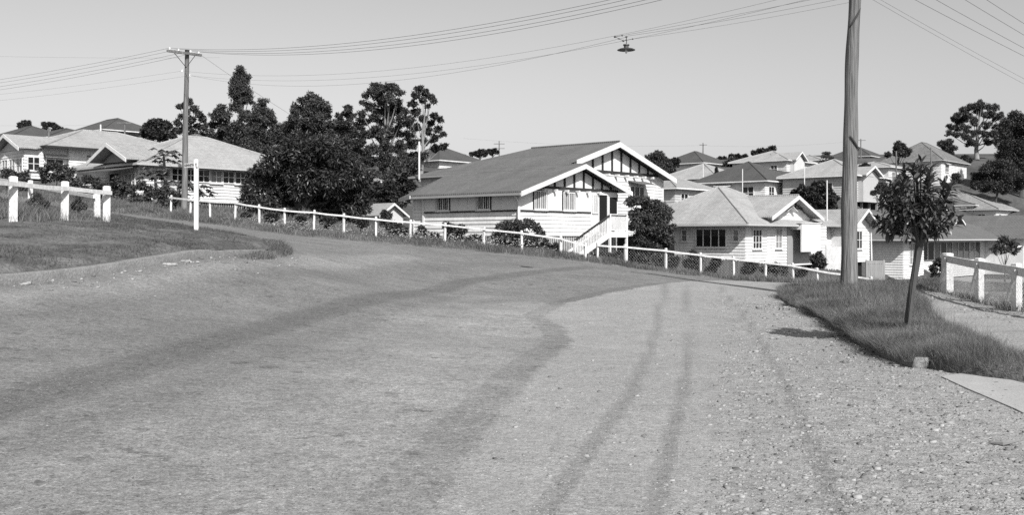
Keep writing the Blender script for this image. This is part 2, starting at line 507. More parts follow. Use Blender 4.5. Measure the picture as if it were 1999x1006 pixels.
def road_material():
    m = bpy.data.materials.new('worn_bitumen_and_gravel')
    m.use_nodes = True
    t = m.node_tree
    p = t.nodes['Principled BSDF']
    p.inputs['Roughness'].default_value = 0.95
    p.inputs['Specular IOR Level'].default_value = 0.12
    tc = t.nodes.new('ShaderNodeTexCoord')

    def attr(n):
        a = t.nodes.new('ShaderNodeAttribute'); a.attribute_name = n
        return a.outputs['Fac']

    def noise(s, d=6, r=0.65, dist=0.0):
        n = t.nodes.new('ShaderNodeTexNoise')
        n.inputs['Scale'].default_value = s; n.inputs['Detail'].default_value = d; n.inputs['Roughness'].default_value = r
        n.inputs['Distortion'].default_value = dist
        t.links.new(tc.outputs['Object'], n.inputs['Vector'])
        return n.outputs[0]

    def mt(op, a, b=0.0, c=0.0):
        q = t.nodes.new('ShaderNodeMath'); q.operation = op
        for i, s in enumerate((a, b, c)):
            if isinstance(s, (int, float)): q.inputs[i].default_value = s
            else: t.links.new(s, q.inputs[i])
        return q.outputs[0]

    def rng(s, a, b, lo, hi):
        r = t.nodes.new('ShaderNodeMapRange')
        for i, v in enumerate((a, b, lo, hi)): r.inputs[i + 1].default_value = v
        t.links.new(s, r.inputs[0])
        return r.outputs[0]

    def mix(f, a, b):       # a + f (b - a)
        return mt('ADD', a, mt('MULTIPLY', f, mt('SUBTRACT', b, a)))
    big, mid, fine, speck = noise(0.35), noise(2.2, 5), noise(14, 6, 0.7), noise(55, 3, 0.8)
    gr = rng(mt('ADD', attr('gravel'), mt('ADD', mt('MULTIPLY', mt('SUBTRACT', noise(1.3, 6, .7), 0.5), 0.75), mt('MULTIPLY', mt('SUBTRACT', noise(9, 5, .75), 0.5), 0.55))), 0.42, 0.58, 0, 1)
    # bitumen: patchy, with pale worn aggregate, small dark pocks
    asp = mt('MULTIPLY', rng(big, 0.3, 0.7, 0.148, 0.196), rng(mid, 0.3, 0.7, 0.90, 1.10))
    asp = mt('MULTIPLY', asp, rng(fine, 0.3, 0.7, 0.66, 1.34))
    asp = mt('MULTIPLY', asp, rng(speck, 0.3, 0.7, 0.55, 1.45))
    asp = mt('MULTIPLY', asp, mt('ADD', 1.0, mt('MULTIPLY', attr('wear'), 0.46)))
    pock = mt('MULTIPLY', rng(noise(4.6, 3, 0.6), 0.59, 0.66, 0, 1), rng(noise(0.5, 2), 0.4, 0.6, 0.2, 1))
    asp = mt('MULTIPLY', asp, mt('SUBTRACT', 1.0, mt('MULTIPLY', pock, 0.40)))
    wspk = rng(noise(34, 2, 0.5), 0.60, 0.68, 0, 1)
    dspk = rng(noise(27, 2, 0.5, .6), 0.60, 0.70, 0, 1)
    asp = mt('MULTIPLY', asp, mt('ADD', 1.0, mt('SUBTRACT', mt('MULTIPLY', wspk, 0.42), mt('MULTIPLY', dspk, 0.36))))
    asp = mt('MULTIPLY', asp, rng(noise(0.95, 4, .6, 1.0), 0.3, 0.7, 0.91, 1.09))
    asp = mt('MULTIPLY', asp, mt('SUBTRACT', 1.0, mt('MULTIPLY', rng(mt('ADD', attr('seam'), mt('MULTIPLY', mt('SUBTRACT', noise(5, 5, .7), .5), .9)), .46, .54, 0, 1), 0.15)))
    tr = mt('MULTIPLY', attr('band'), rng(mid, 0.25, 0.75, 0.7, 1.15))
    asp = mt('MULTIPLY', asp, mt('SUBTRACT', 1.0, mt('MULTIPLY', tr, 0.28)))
    # loose gravel and dust
    gv = mt('MULTIPLY', rng(big, 0.3, 0.7, 0.250, 0.298), rng(mid, 0.3, 0.7, 0.90, 1.10))
    gv = mt('MULTIPLY', gv, rng(fine, 0.3, 0.7, 0.74, 1.26))
    gv = mt('MULTIPLY', gv, rng(speck, 0.28, 0.72, 0.58, 1.42))
    gv = mt('MULTIPLY', gv, mt('ADD', 1.0, mt('SUBTRACT', mt('MULTIPLY', wspk, 0.22), mt('MULTIPLY', dspk, 0.30))))
    tk = mt('MULTIPLY', attr('track'), rng(mid, 0.25, 0.75, 0.75, 1.1))
    gv = mt('MULTIPLY', gv, mt('SUBTRACT', 1.0, mt('MULTIPLY', tk, 0.22)))
    rough_ = mt('MULTIPLY', attr('coarse'), rng(noise(8, 4, 0.8), 0.38, 0.62, -1, 1))
    gv = mt('MULTIPLY', gv, mt('ADD', 0.99, mt('MULTIPLY', rough_, 0.22)))
    col = mix(gr, asp, gv)
    t.links.new(col, p.inputs['Base Color'])
    h = mt('ADD', mt('MULTIPLY', fine, 0.6), mt('MULTIPLY', speck, 0.5))
    h = mt('ADD', h, mt('MULTIPLY', attr('coarse'), mt('MULTIPLY', noise(22, 3, 0.8), 1.2)))
    h = mt('SUBTRACT', h, mt('MULTIPLY', pock, 0.3))
    b = t.nodes.new('ShaderNodeBump')
    b.inputs['Strength'].default_value = 0.8
    h = mt('SUBTRACT', h, mt('MULTIPLY', attr('track'), 0.9))
    b.inputs['Distance'].default_value = 0.02
    t.links.new(h, b.inputs['Height'])
    t.links.new(b.outputs[0], p.inputs['Normal'])
    return m


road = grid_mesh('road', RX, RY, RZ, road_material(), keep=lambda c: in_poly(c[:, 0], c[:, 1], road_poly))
tag(road, kind='structure')
me = road.data
co = np.empty(len(me.vertices) * 3, np.float32); me.vertices.foreach_get('co', co); co = co.reshape(-1, 3)
vx, vy, vz = co.T.astype(float)
sm = lambda a, b, x: (lambda q: q * q * (3 - 2 * q))(np.clip((x - a) / (b - a), 0, 1))
EDGE = [hit(*q) for q in ((690, 1200), (830, 1006), (905, 900), (960, 830), (1012, 770), (1062, 715), (1118, 668), (1100, 640), (1062, 618), (1110, 592), (1190, 573), (1262, 560), (1330, 551), (1420, 548))]
gp = [(EDGE[0][0], -9)] + [tuple(e) for e in EDGE] + [(30, 42), (30, -9)]
gin = in_poly(vx, vy, gp)
gd = poly_dist(vx, vy, [(EDGE[0][0], -9)] + [tuple(e) for e in EDGE])
gravel = np.clip(0.5 + np.where(gin, gd, -gd) / 0.8, 0, 1)
seam = np.where(gin, np.clip(1 - gd / .06, 0, 1), 1 - sm(.30, .62, gd)) * (vy < 34)
TR = [[(1297, 548), (1290, 590), (1265, 690), (1230, 765), (1165, 850), (1100, 940), (1050, 1010), (900, 1300)],
      [(1333, 555), (1346, 620), (1343, 690), (1330, 765), (1308, 850), (1285, 940), (1270, 1006), (1230, 1300)],
      [(1398, 552), (1440, 600), (1490, 680), (1540, 780), (1590, 900), (1625, 1006), (1720, 1300)]]
track = np.zeros(len(vx))
for pl, w in zip(TR, (0.115, 0.10, 0.10)):
    track = np.maximum(track, 1 - sm(w * 0.3, w, poly_dist(vx, vy, [tuple(hit(*q)) for q in pl])))
ba = [tuple(hit(*q)) for q in ((-600, 940), (-200, 850), (0, 790), (250, 720), (450, 660), (600, 617), (750, 580), (900, 552), (1040, 533), (1150, 522))]
band = 1 - sm(0.22, 0.52, poly_dist(vx, vy, ba))
ba2 = [tuple(hit(*q)) for q in ((-200, 640), (150, 590), (400, 560), (650, 536), (900, 520), (1080, 515))]
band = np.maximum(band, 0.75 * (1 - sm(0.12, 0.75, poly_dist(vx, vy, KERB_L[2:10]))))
band = np.maximum(band, 0.45 * (1 - sm(0.2, 1.0, poly_dist(vx, vy, ba2))))
ba3 = [tuple(hit(*q)) for q in ((560, 1300), (640, 1010), (760, 860), (860, 740), (950, 660), (1050, 600))]
wear = 1 - sm(0.3, 2.3, poly_dist(vx, vy, ba3))
wl = [tuple(hit(*q)) for q in ((-100, 1010), (150, 930), (400, 820), (600, 720), (800, 630), (950, 580))]
wear = np.maximum(wear, 0.55 * (1 - sm(0.1, 0.7, poly_dist(vx, vy, wl))))
wl = [tuple(hit(*q)) for q in ((-100, 600), (100, 575), (350, 535), (560, 512), (800, 502))]
wear = np.maximum(wear, 0.6 * (1 - sm(0.2, 1.1, poly_dist(vx, vy, wl))))
cl = [tuple(hit(*q)) for q in ((1475, 585), (1570, 670), (1690, 790), (1820, 950), (1900, 1100))]
coarse = 1 - sm(0.4, 1.9, poly_dist(vx, vy, cl))
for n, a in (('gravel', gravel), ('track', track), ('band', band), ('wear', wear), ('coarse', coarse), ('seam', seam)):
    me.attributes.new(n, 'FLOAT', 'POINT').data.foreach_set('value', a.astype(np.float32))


def strip(name, A, B, hA, hB, mat, n=160, m=30, mound=0.0, wob=0.02, seed=1, taper=0.0):
    A, B = resample(A, n), resample(B, n)
    t = np.linspace(0, 1, m)[None, :]
    X = A[:, :1] * (1 - t) + B[:, :1] * t
    Y = A[:, 1:] * (1 - t) + B[:, 1:] * t
    hh_ = hA * (1 - t) + hB * t + mound * np.sin(np.pi * np.clip(t * 1.3, 0, 1))
    if taper: hh_ = hh_ * np.clip((1 - np.linspace(0, 1, n)) / taper, 0, 1)[:, None] ** .8 - .02 * (np.linspace(0, 1, n) > .995)[:, None]
    Z = GG(X, Y).reshape(X.shape) + hh_
    rg = np.random.default_rng(seed)
    Z += rg.normal(0, wob, Z.shape) * (t > 0)
    Z += (np.sin(X * 2.1 + 1.3 * np.sin(Y * 1.7)) * np.sin(Y * 1.6 + np.sin(X * 2.3)) * wob * 1.6) * np.clip(t * 8, 0, 1)
    Z[:, 0] -= .12; Z[:, -1] -= .12
    o = grid_mesh(name, X, Y, Z, mat)
    return o, (X, Y, Z)


def kerb(name, pl, w, h, side, mat, label=None):
    """kerb stones along a line: a bevelled profile swept along it (side: which way the ground behind lies)"""
    P = resample(pl, 140)
    T = np.gradient(P, axis=0); T /= np.linalg.norm(T, axis=1)[:, None]
    N = np.stack([-T[:, 1], T[:, 0]], 1) * side
    prof = [(0.0, -0.12), (0.015, h - 0.03), (0.045, h), (w, h), (w * .98, -0.12), (w * .5, -0.125)]
    rg = np.random.default_rng(4)
    jit = np.repeat(rg.normal(0, 0.008, 28), 5)[:, None]
    V = []
    for o_, z_ in prof:
        X = P + N * o_
        V.append(np.stack([X[:, 0], X[:, 1], GG(P[:, 0], P[:, 1]) + z_], 1) + np.c_[N * jit, jit * (z_ > 0)])
    V = np.stack(V, 1).reshape(-1, 3)
    k = len(prof)
    FA = [(i * k + j, i * k + j + 1, (i + 1) * k + j + 1, (i + 1) * k + j) for i in range(len(P) - 1) for j in range(k - 1)]
    FA = [f[::-1] for f in FA] if side > 0 else FA
    e_ = (len(P) - 1) * k
    FA += [(0, 1, 2, 5), (2, 3, 4, 5), (e_, e_ + 5, e_ + 2, e_ + 1), (e_ + 2, e_ + 5, e_ + 4, e_ + 3)]
    return tag(np_mesh(name, V, FA, mat), kind='structure')


kerb('kerb', KERB_L[:8], 0.28, 0.17, 1, CONC)
kerb('kerb', KERB_R[2:], 0.20, 0.15, 1, CONC)
VL_B = [(-30, -10), (-29, 2), (-27, 10), (-25, 16), (-24, 19), (-23, 22), (-22, 24), (-21, 26.5), (-20, 28.5), (-20, 30), (-20.5, 32.5), (-22, 35), (-24, 38), (-29, 44), (-38, 54)]
kl = [(x - .24, y) if y < 28 else ((x - .2, y - .1) if y < 31 else (x, y)) for x, y in KERB_L]
vl, VLG = strip('verge', kl, VL_B, 0.165, 0.10, SOIL, n=220, m=60)
tag(vl, kind='structure')
kr = [(x + .17, y) if y < 30 else (x + .05, y - .18) for x, y in KERB_R_EXT]
vr, VRG = strip('verge', kr, KERB_R_BACK, 0.16, 0.05, SOIL, n=200, m=40, mound=0.16, wob=0.015, taper=0.13)
tag(vr, kind='structure')
FARB = [(-38, 66), (-27, 58), (-19.5, 50.5), (-14.6, 48.2), (-11.6, 47.2), (-9.4, 46.8), (-6.45, 46.3), (-4.3, 46), (-1.5, 45.6), (2.1, 45), (5.4, 44.6), (8.8, 43.8), (11, 43), (14.6, 42), (27, 40)]
vf, VFG = strip('verge', FAR, FARB, 0.02, 0.08, SOIL, n=200, m=14)
tag(vf, kind='structure')
PATH_B = [(19, 33.0), (16, 33.2), (14.2, 31.6), (13.4, 30), (13.0, 28), (12.7, 26), (12.4, 24), (12.2, 21), (12.6, 17), (13.4, 14.5), (15.5, 12)]
pth, _ = strip('footpath', [(x - .25, y) for x, y in KERB_R_BACK], PATH_B, 0.03, 0.03, DIRT, n=100, m=16, wob=0.008, seed=3)
tag(pth, kind='structure')
# concrete crossing slab at the end of the kerb
sp = [hit(1838, 738), hit(1905, 727), hit(2010, 752), hit(2150, 790), hit(2150, 890), hit(1985, 803), hit(1890, 762)]
mb = MB()
mb.slab([(q[0], q[1], G(*q) + 0.014) for q in sp], 0.12)
tag(mb.build('paving', SLAB), kind='structure')


# ------------------------------------------------------------------ grass, weeds, stones
def blades(name, X, Y, Z, n, h0, h1, w, mat, seed, dens=None, clump=0.0, parent=None, lean=0.35):
    """grass blades scattered over a strip grid"""
    rg = np.random.default_rng(seed)
    nr, nc = X.shape
    i = rg.uniform(0, nr - 1.001, n * 3); j = rg.uniform(0, nc - 1.001, n * 3)
    a, b = i.astype(int), j.astype(int); fa, fb = i - a, j - b
    def bil(A): return A[a, b] * (1 - fa) * (1 - fb) + A[a + 1, b] * fa * (1 - fb) + A[a, b + 1] * (1 - fa) * fb + A[a + 1, b + 1] * fa * fb
    x, y, z = bil(X), bil(Y), bil(Z)
    area = np.hypot(X[a + 1, b] - X[a, b], Y[a + 1, b] - Y[a, b]) * np.hypot(X[a, b + 1] - X[a, b], Y[a, b + 1] - Y[a, b])
    pr = area.copy()
    u, v = i / (nr - 1), j / (nc - 1)
    nz = 0.5 + 0.5 * np.sin(x * 1.3 + 2 * np.sin(y * .7)) * np.cos(y * 1.1 + 1.7 * np.sin(x * .9))
    if dens is not None: pr = pr * dens(x, y, u, v)
    pr = pr * (1 - clump + clump * nz)
    ch = rg.choice(len(x), n, p=pr / pr.sum())
    x, y, z, nz = x[ch], y[ch], z[ch], nz[ch]
    u, v = u[ch], v[ch]
    h = rg.uniform(h0, h1, n) * (0.6 + 0.7 * nz)
    if callable(w): ww = w(y)
    else: ww = w
    th = rg.uniform(0, 2 * np.pi, n)
    ln = rg.normal(0, lean, (n, 2)) * h[:, None]
    P = np.stack([x, y, z - 0.02], 1)
    S = np.stack([np.cos(th), np.sin(th), np.zeros(n)], 1) * (ww * rg.uniform(.6, 1.3, n))[:, None] / 2
    mid = P + np.c_[ln * 0.35, h * 0.6]
    tip = P + np.c_[ln, h]
    V = np.stack([P - S, P + S, mid + S * .8, mid - S * .8, tip + S * .12, tip - S * .12], 1).reshape(-1, 3)
    FA = (np.arange(n)[:, None, None] * 6 + np.array([[[0, 1, 2, 3], [3, 2, 4, 5]]])).reshape(-1, 4)
    return np_mesh(name, V, FA, mat, parent)


tag(blades('grass', *VRG, 230000, 0.03, 0.15, lambda y: 0.0012 + y * 0.00015, GRASS_L, 11, clump=0.85, lean=.5,
           dens=lambda x, y, u, v: np.clip(1.15 - v ** 3 * 1.1, .05, 1)), 'long dry grass over the kerbed verge around the pole', 'grass', kind='stuff')
tag(blades('grass', *VLG, 190000, 0.012, 0.085, lambda y: 0.002 + y * 0.0003, GRASS_S, 12, clump=0.97,
           dens=lambda x, y, u, v: np.where((y > 8) & (x > -20), 1.0, 0.05)), 'short patchy grass on the left corner verge', 'grass', kind='stuff')
tag(blades('grass', *VFG, 150000, 0.08, 0.27, lambda y: 0.014, GRASS_L, 13, clump=0.3,
           dens=lambda x, y, u, v: np.clip(v * 1.6, 0.05, 1) * np.where(x > 13, .2, 1)), 'tall dry grass along the far side of the road', 'grass', kind='stuff')
tag(blades('grass', *VRG, 26000, 0.12, 0.36, lambda y: 0.0012 + y * 0.00012, GRASS_L, 19, clump=1.0, lean=.35,
           dens=lambda x, y, u, v: np.clip(1 - np.hypot(x - 8.8, y - 27) / 5.5, .03, 1) * (v > .08)), 'taller seeding grass round the foot of the near pole', 'grass', kind='stuff')
# tufts hanging over the right kerb and at the left corner
def tuft_strip(pl, w0, w1, hz, n=60, m=8):
    A = resample(pl, n)
    T = np.gradient(A, axis=0); T /= np.linalg.norm(T, axis=1)[:, None]
    N = np.stack([-T[:, 1], T[:, 0]], 1)
    t = np.linspace(w0, w1, m)[None, :]
    X = A[:, :1] + N[:, :1] * t; Y = A[:, 1:] + N[:, 1:] * t
    return X, Y, GG(X, Y).reshape(X.shape) + hz
tag(blades('grass', *tuft_strip(KERB_R[3:], -0.10, 0.45, 0.10), 52000, 0.05, 0.27, lambda y: 0.0013 + y * 0.00015, GRASS_L, 14, clump=1.0, lean=0.75), 'shaggy grass hanging over the right hand kerb', 'grass', kind='stuff')
tag(blades('grass', *tuft_strip(KERB_L[6:11], -0.35, 1.0, 0.03), 26000, 0.03, 0.20, 0.007, GRASS_L, 15, clump=1.0, lean=0.55), 'weedy grass clump at the left road corner', 'grass', kind='stuff')
tag(blades('grass', *tuft_strip([(11.9, 33), (13.0, 30.5), (12.5, 27.0), (12.0, 24), (12.3, 20)], -0.35, 0.6, 0.0), 6000, 0.06, 0.25, 0.016, GRASS_L, 16, clump=0.6), 'grass growing under the wire mesh fence on the right', 'grass', kind='stuff')
tag(blades('grass', *tuft_strip([(-16, 21), (-13.5, 23.5), (-12.2, 25), (-11.3, 28.5)], -0.4, 6.0, 0.1), 26000, 0.10, 0.42, 0.008, GRASS_L, 17, clump=0.8), 'rank weeds behind the left corner fence', 'weeds', kind='stuff')
YX, YY = np.meshgrid(np.linspace(-34, 26, 60), np.linspace(45.6, 66, 30))
tag(blades('grass', YX, YY, GG(YX, YY).reshape(YX.shape) - .05, 60000, 0.08, 0.24, 0.016, GRASS_L, 18, clump=0.6, dens=lambda x, y, u, v: np.where(x > 4.5, .03, 1.0)), 'rough garden grass behind the roadside fence', 'grass', kind='stuff')


def stones(name, pts, sizes, mat, seed, label):
    rg = np.random.default_rng(seed)
    n = len(pts)
    base = np.array([(-1, -1, -.6), (1, -1, -.6), (1, 1, -.6), (-1, 1, -.6), (-.7, -.7, .7), (.7, -.7, .7), (.7, .7, .7), (-.7, .7, .7)])
    q = np.array([(0, 3, 2, 1), (4, 5, 6, 7), (0, 1, 5, 4), (1, 2, 6, 5), (2, 3, 7, 6), (3, 0, 4, 7)])
    V = base[None] * (1 + rg.normal(0, .28, (n, 8, 3)))
    V *= np.stack([rg.uniform(.7, 1.3, n), rg.uniform(.7, 1.3, n), rg.uniform(.4, .9, n)], 1)[:, None]
    th = rg.uniform(0, 6.283, n)
    c, s = np.cos(th)[:, None], np.sin(th)[:, None]
    V = np.stack([V[..., 0] * c - V[..., 1] * s, V[..., 0] * s + V[..., 1] * c, V[..., 2]], 2) * (sizes / 2)[:, None, None]
    V += pts[:, None]
    FA = (np.arange(n)[:, None, None] * 8 + q[None]).reshape(-1, 4)
    return tag(np_mesh(name, V.reshape(-1, 3), FA, mat), label, 'gravel', kind='stuff')


rg = np.random.default_rng(5)
N = 120000
px = rg.uniform(-1, 1, N); yy = 4.0 + rg.uniform(0, 1, N) ** 1.7 * 34
xx = rg.uniform(-0.55, 0.62, N) * yy
gi = in_poly(xx, yy, gp) & in_poly(xx, yy, road_poly)
dc = poly_dist(xx, yy, cl)
keep = gi & (rg.uniform(0, 1, N) < np.where(dc < 1.4, 0.9, 0.22))
keep |= (~gi) & in_poly(xx, yy, road_poly) & (rg.uniform(0, 1, N) < 0.006)
xx, yy, dc = xx[keep], yy[keep], dc[keep]
sz = np.clip(np.exp(rg.normal(math.log(0.0088), 0.58, len(xx))) * np.where(dc < 1.5, 1.4, 1.0) * (1 + yy * .008), 0.004, 0.05)
stones('gravel', np.stack([xx, yy, GG(xx, yy) + sz * 0.0], 1), sz, STONE, 6, 'loose stones scattered over the gravel shoulder')
N = 90000
cyy = 4.2 + rg.uniform(0, 1, N) ** 1.5 * 15
cxx = rg.uniform(-0.56, 0.56, N) * cyy
cin = in_poly(cxx, cyy, road_poly)
cg = in_poly(cxx, cyy, gp)
cin &= rg.uniform(0, 1, N) < np.where(cg, .55, 1.0)
cxx, cyy, cg = cxx[cin], cyy[cin], cg[cin]
csz = np.clip(np.exp(rg.normal(math.log(0.0085), 0.35, len(cxx))), 0.004, 0.02)
CHIP = M('road_metal', 0.155, var=0.15, scale=.5, island=0.45, rough=0.95)
CHIPG = M('gravel_fines', 0.25, var=0.1, scale=.5, island=0.4, rough=0.95)
cp_ = np.stack([cxx, cyy, GG(cxx, cyy) - csz * .12], 1)
stones('gravel', cp_[~cg], csz[~cg], CHIP, 61, 'worn stone chips standing proud of the bitumen')
stones('gravel', cp_[cg], csz[cg], CHIPG, 62, 'fine grit over the unsealed half of the road')
K = resample(KERB_R[3:], 500)
j = rg.integers(0, 500, 500)
o_ = rg.exponential(0.35, 500) + 0.05
kx = K[j, 0] - o_; ky = K[j, 1] + rg.normal(0, .1, 500)
ks = np.clip(np.exp(rg.normal(math.log(0.03), 0.6, 500)), 0.01, 0.13)
stones('gravel', np.stack([kx, ky, GG(kx, ky) + ks * .12], 1), ks, STONE, 7, 'coarse stones washed against the right hand kerb')
K = resample(KERB_L[3:9], 300); j = rg.integers(0, 300, 260); o_ = rg.exponential(0.4, 260) + .03
kx = K[j, 0] + o_; ky = K[j, 1]; ks = np.clip(np.exp(rg.normal(math.log(0.03), 0.5, 260)), 0.01, 0.1)
stones('gravel', np.stack([kx, ky, GG(kx, ky) + ks * .12], 1), ks, STONE, 8, 'small stones lying along the left kerb')
X_, Y_ = rg.uniform(8, 13, 5000), rg.uniform(12, 32, 5000)
dpp = poly_dist(X_, Y_, PATH_B) < 2.2
X_, Y_ = X_[dpp], Y_[dpp]; ks = np.clip(np.exp(rg.normal(math.log(0.022), 0.5, len(X_))), 0.01, 0.08)
stones('gravel', np.stack([X_, Y_, GG(X_, Y_) + .03 + ks * .1], 1), ks, STONE, 9, 'pebbles strewn over the dirt footpath by the mesh fence')


# ------------------------------------------------------------------ houses
ANG = math.atan2(0.75, 0.66)


class House:
    def __init__(s, name, label, px, d, zb, ang=ANG, cat='house'):
        s.x, s.y, s.zb, s.ang = (px - 1000) / F * d, d, zb, ang
        s.e = empty(name, (s.x, s.y, zb), ang, label, cat)

    def put(s, mb, name, mat, parent=None, label=None):
        if name in ('barge_board', 'bracket', 'corner_board', 'gutter', 'baluster', 'stump', 'gable_batten') and len(mb.parts) > 1:
            for q in mb.parts:
                m1 = MB(); m1.add(*q); o = s.put(m1, name, mat, parent)
            return o
        o = mb.build(name, mat, parent or s.e, off=(0, 0, s.zb))
        if label: o['label'] = label
        return o

    def P(s, pl, a, o, z):
        k, c, g = pl
        return (c + g * o, a, z) if k == 'u' else (a, c + g * o, z)

    def pbox(s, mb, pl, a0, a1, o0, o1, z0, z1):
        q = [s.P(pl, a, o, z) for a, o, z in ((a0, o0, z0), (a1, o0, z0), (a1, o1, z0), (a0, o1, z0), (a0, o0, z1), (a1, o0, z1), (a1, o1, z1), (a0, o1, z1))]
        mb.hexa(q)

    def boards(s, mb, pl, a0, a1, z0, z1, pitch=0.2, lap=0.04, rng=None):
        n = max(1, round((z1 - z0) / pitch)); h = (z1 - z0) / n
        for i in range(n):
            zb, zt = z0 + i * h, z0 + (i + 1) * h
            b0, b1 = (a0, a1) if rng is None else rng(zb)
            t0, t1 = (a0, a1) if rng is None else rng(zt)
            if b1 - b0 < .05: continue
            q = [s.P(pl, b0, 0.002, zb), s.P(pl, b1, 0.002, zb), s.P(pl, b1, lap, zb), s.P(pl, b0, lap, zb), s.P(pl, t0, 0.003, zt), s.P(pl, t1, 0.003, zt)]
            mb.add(q, [(0, 1, 2, 3), (3, 2, 5, 4), (0, 3, 4), (1, 5, 2)])

    def window(s, pl, c, z0, z1, w, cols=2, rows=2, fm=None, gm=None, hood=0.0, fw=0.07, hm=None, trim=None, sill=True):
        fm = fm or WHITE; gm = gm or GLASS
        mb = MB(); a0, a1 = c - w / 2, c + w / 2
        s.pbox(mb, pl, a0, a0 + fw, 0.03, .10, z0, z1); s.pbox(mb, pl, a1 - fw, a1, 0.03, .10, z0, z1)
        s.pbox(mb, pl, a0 + fw, a1 - fw, .03, .097, z0, z0 + fw); s.pbox(mb, pl, a0 + fw, a1 - fw, .03, .097, z1 - fw, z1)
        for i in range(1, cols):
            a = a0 + (a1 - a0) * i / cols
            bw = .028 if cols <= 4 or i * 2 == cols else .010
            s.pbox(mb, pl, a - bw, a + bw, .03, .092, z0 + fw, z1 - fw)
        for i in range(1, rows):
            z = z0 + (z1 - z0) * i / rows
            s.pbox(mb, pl, a0 + fw, a1 - fw, .03, .088, z - .02, z + .02)
        f = s.put(mb, 'window', fm)
        g = MB(); s.pbox(g, pl, a0 + fw * .6, a1 - fw * .6, .028, .055, z0 + fw * .6, z1 - fw * .6)
        s.put(g, 'pane', gm, f)
        if sill:
            g = MB(); s.pbox(g, pl, a0 - .06, a1 + .06, .03, .16, z0 - .06, z0 - .002)
            s.put(g, 'sill', fm, f)
        if trim:
            g = MB()
            s.pbox(g, pl, a0 - .06, a0 - .003, .03, .075, z0, z1 + .06); s.pbox(g, pl, a1 + .003, a1 + .06, .03, .075, z0, z1 + .06)
            s.pbox(g, pl, a0 - .003, a1 + .003, .03, .074, z1 + .003, z1 + .06)
            s.put(g, 'trim', trim, f)
        if hood:
            g = MB()
            g.slab([s.P(pl, a0 - .15, .04, z1 + .32), s.P(pl, a1 + .15, .04, z1 + .32), s.P(pl, a1 + .15, hood, z1 + .1), s.P(pl, a0 - .15, hood, z1 + .1)], .04)
            s.put(g, 'hood', hm or fm)
        return f

    def hip(s, mb, u0, u1, v0, v1, ze, rise, t=0.09, ridge=None):
        w, l = u1 - u0, v1 - v0
        h = min(w, l) / 2
        if l >= w:
            a, b = ((u0 + u1) / 2, v0 + h), ((u0 + u1) / 2, v1 - h)
        else:
            a, b = (u0 + h, (v0 + v1) / 2), (u1 - h, (v0 + v1) / 2)
        if ridge: a, b = (ridge[0], (v0 + v1) / 2), (ridge[1], (v0 + v1) / 2)
        A, B = (a[0], a[1], ze + rise), (b[0], b[1], ze + rise)
        c = [(u0, v0, ze), (u1, v0, ze), (u1, v1, ze), (u0, v1, ze)]
        if l >= w:
            polys = [[c[0], c[1], A], [c[1], c[2], B, A], [c[2], c[3], B], [c[3], c[0], A, B]]
        else:
            polys = [[c[0], c[1], B, A], [c[1], c[2], B], [c[2], c[3], A, B], [c[3], c[0], A]]
        for p in polys:
            if len(p) == 4 and (Vector(p[2]) - Vector(p[3])).length < .02: p = p[:3]
            mb.slab(p, t)
        # ridge capping
        for q, e in ((c[0], A), (c[1], A if l >= w else B), (c[2], B), (c[3], B if l >= w else A)):
            mb.tube([Vector(q) + Vector((0, 0, .02)), Vector(e) + Vector((0, 0, .02))], .06, 6)
        if (Vector(A) - Vector(B)).length > .1: mb.tube([Vector(A) + Vector((0, 0, .02)), Vector(B) + Vector((0, 0, .02))], .07, 6)

    def gutter(s, u0, u1, v0, v1, ze, mat, w=.10, h=.13):
        g = MB()
        for p, q in (((u0, v0), (u1, v0)), ((u1, v0), (u1, v1)), ((u1, v1), (u0, v1)), ((u0, v1), (u0, v0))):
            g.beam((p[0], p[1], ze - .10), (q[0], q[1], ze - .10), w, h)
        return s.put(g, 'gutter', mat)


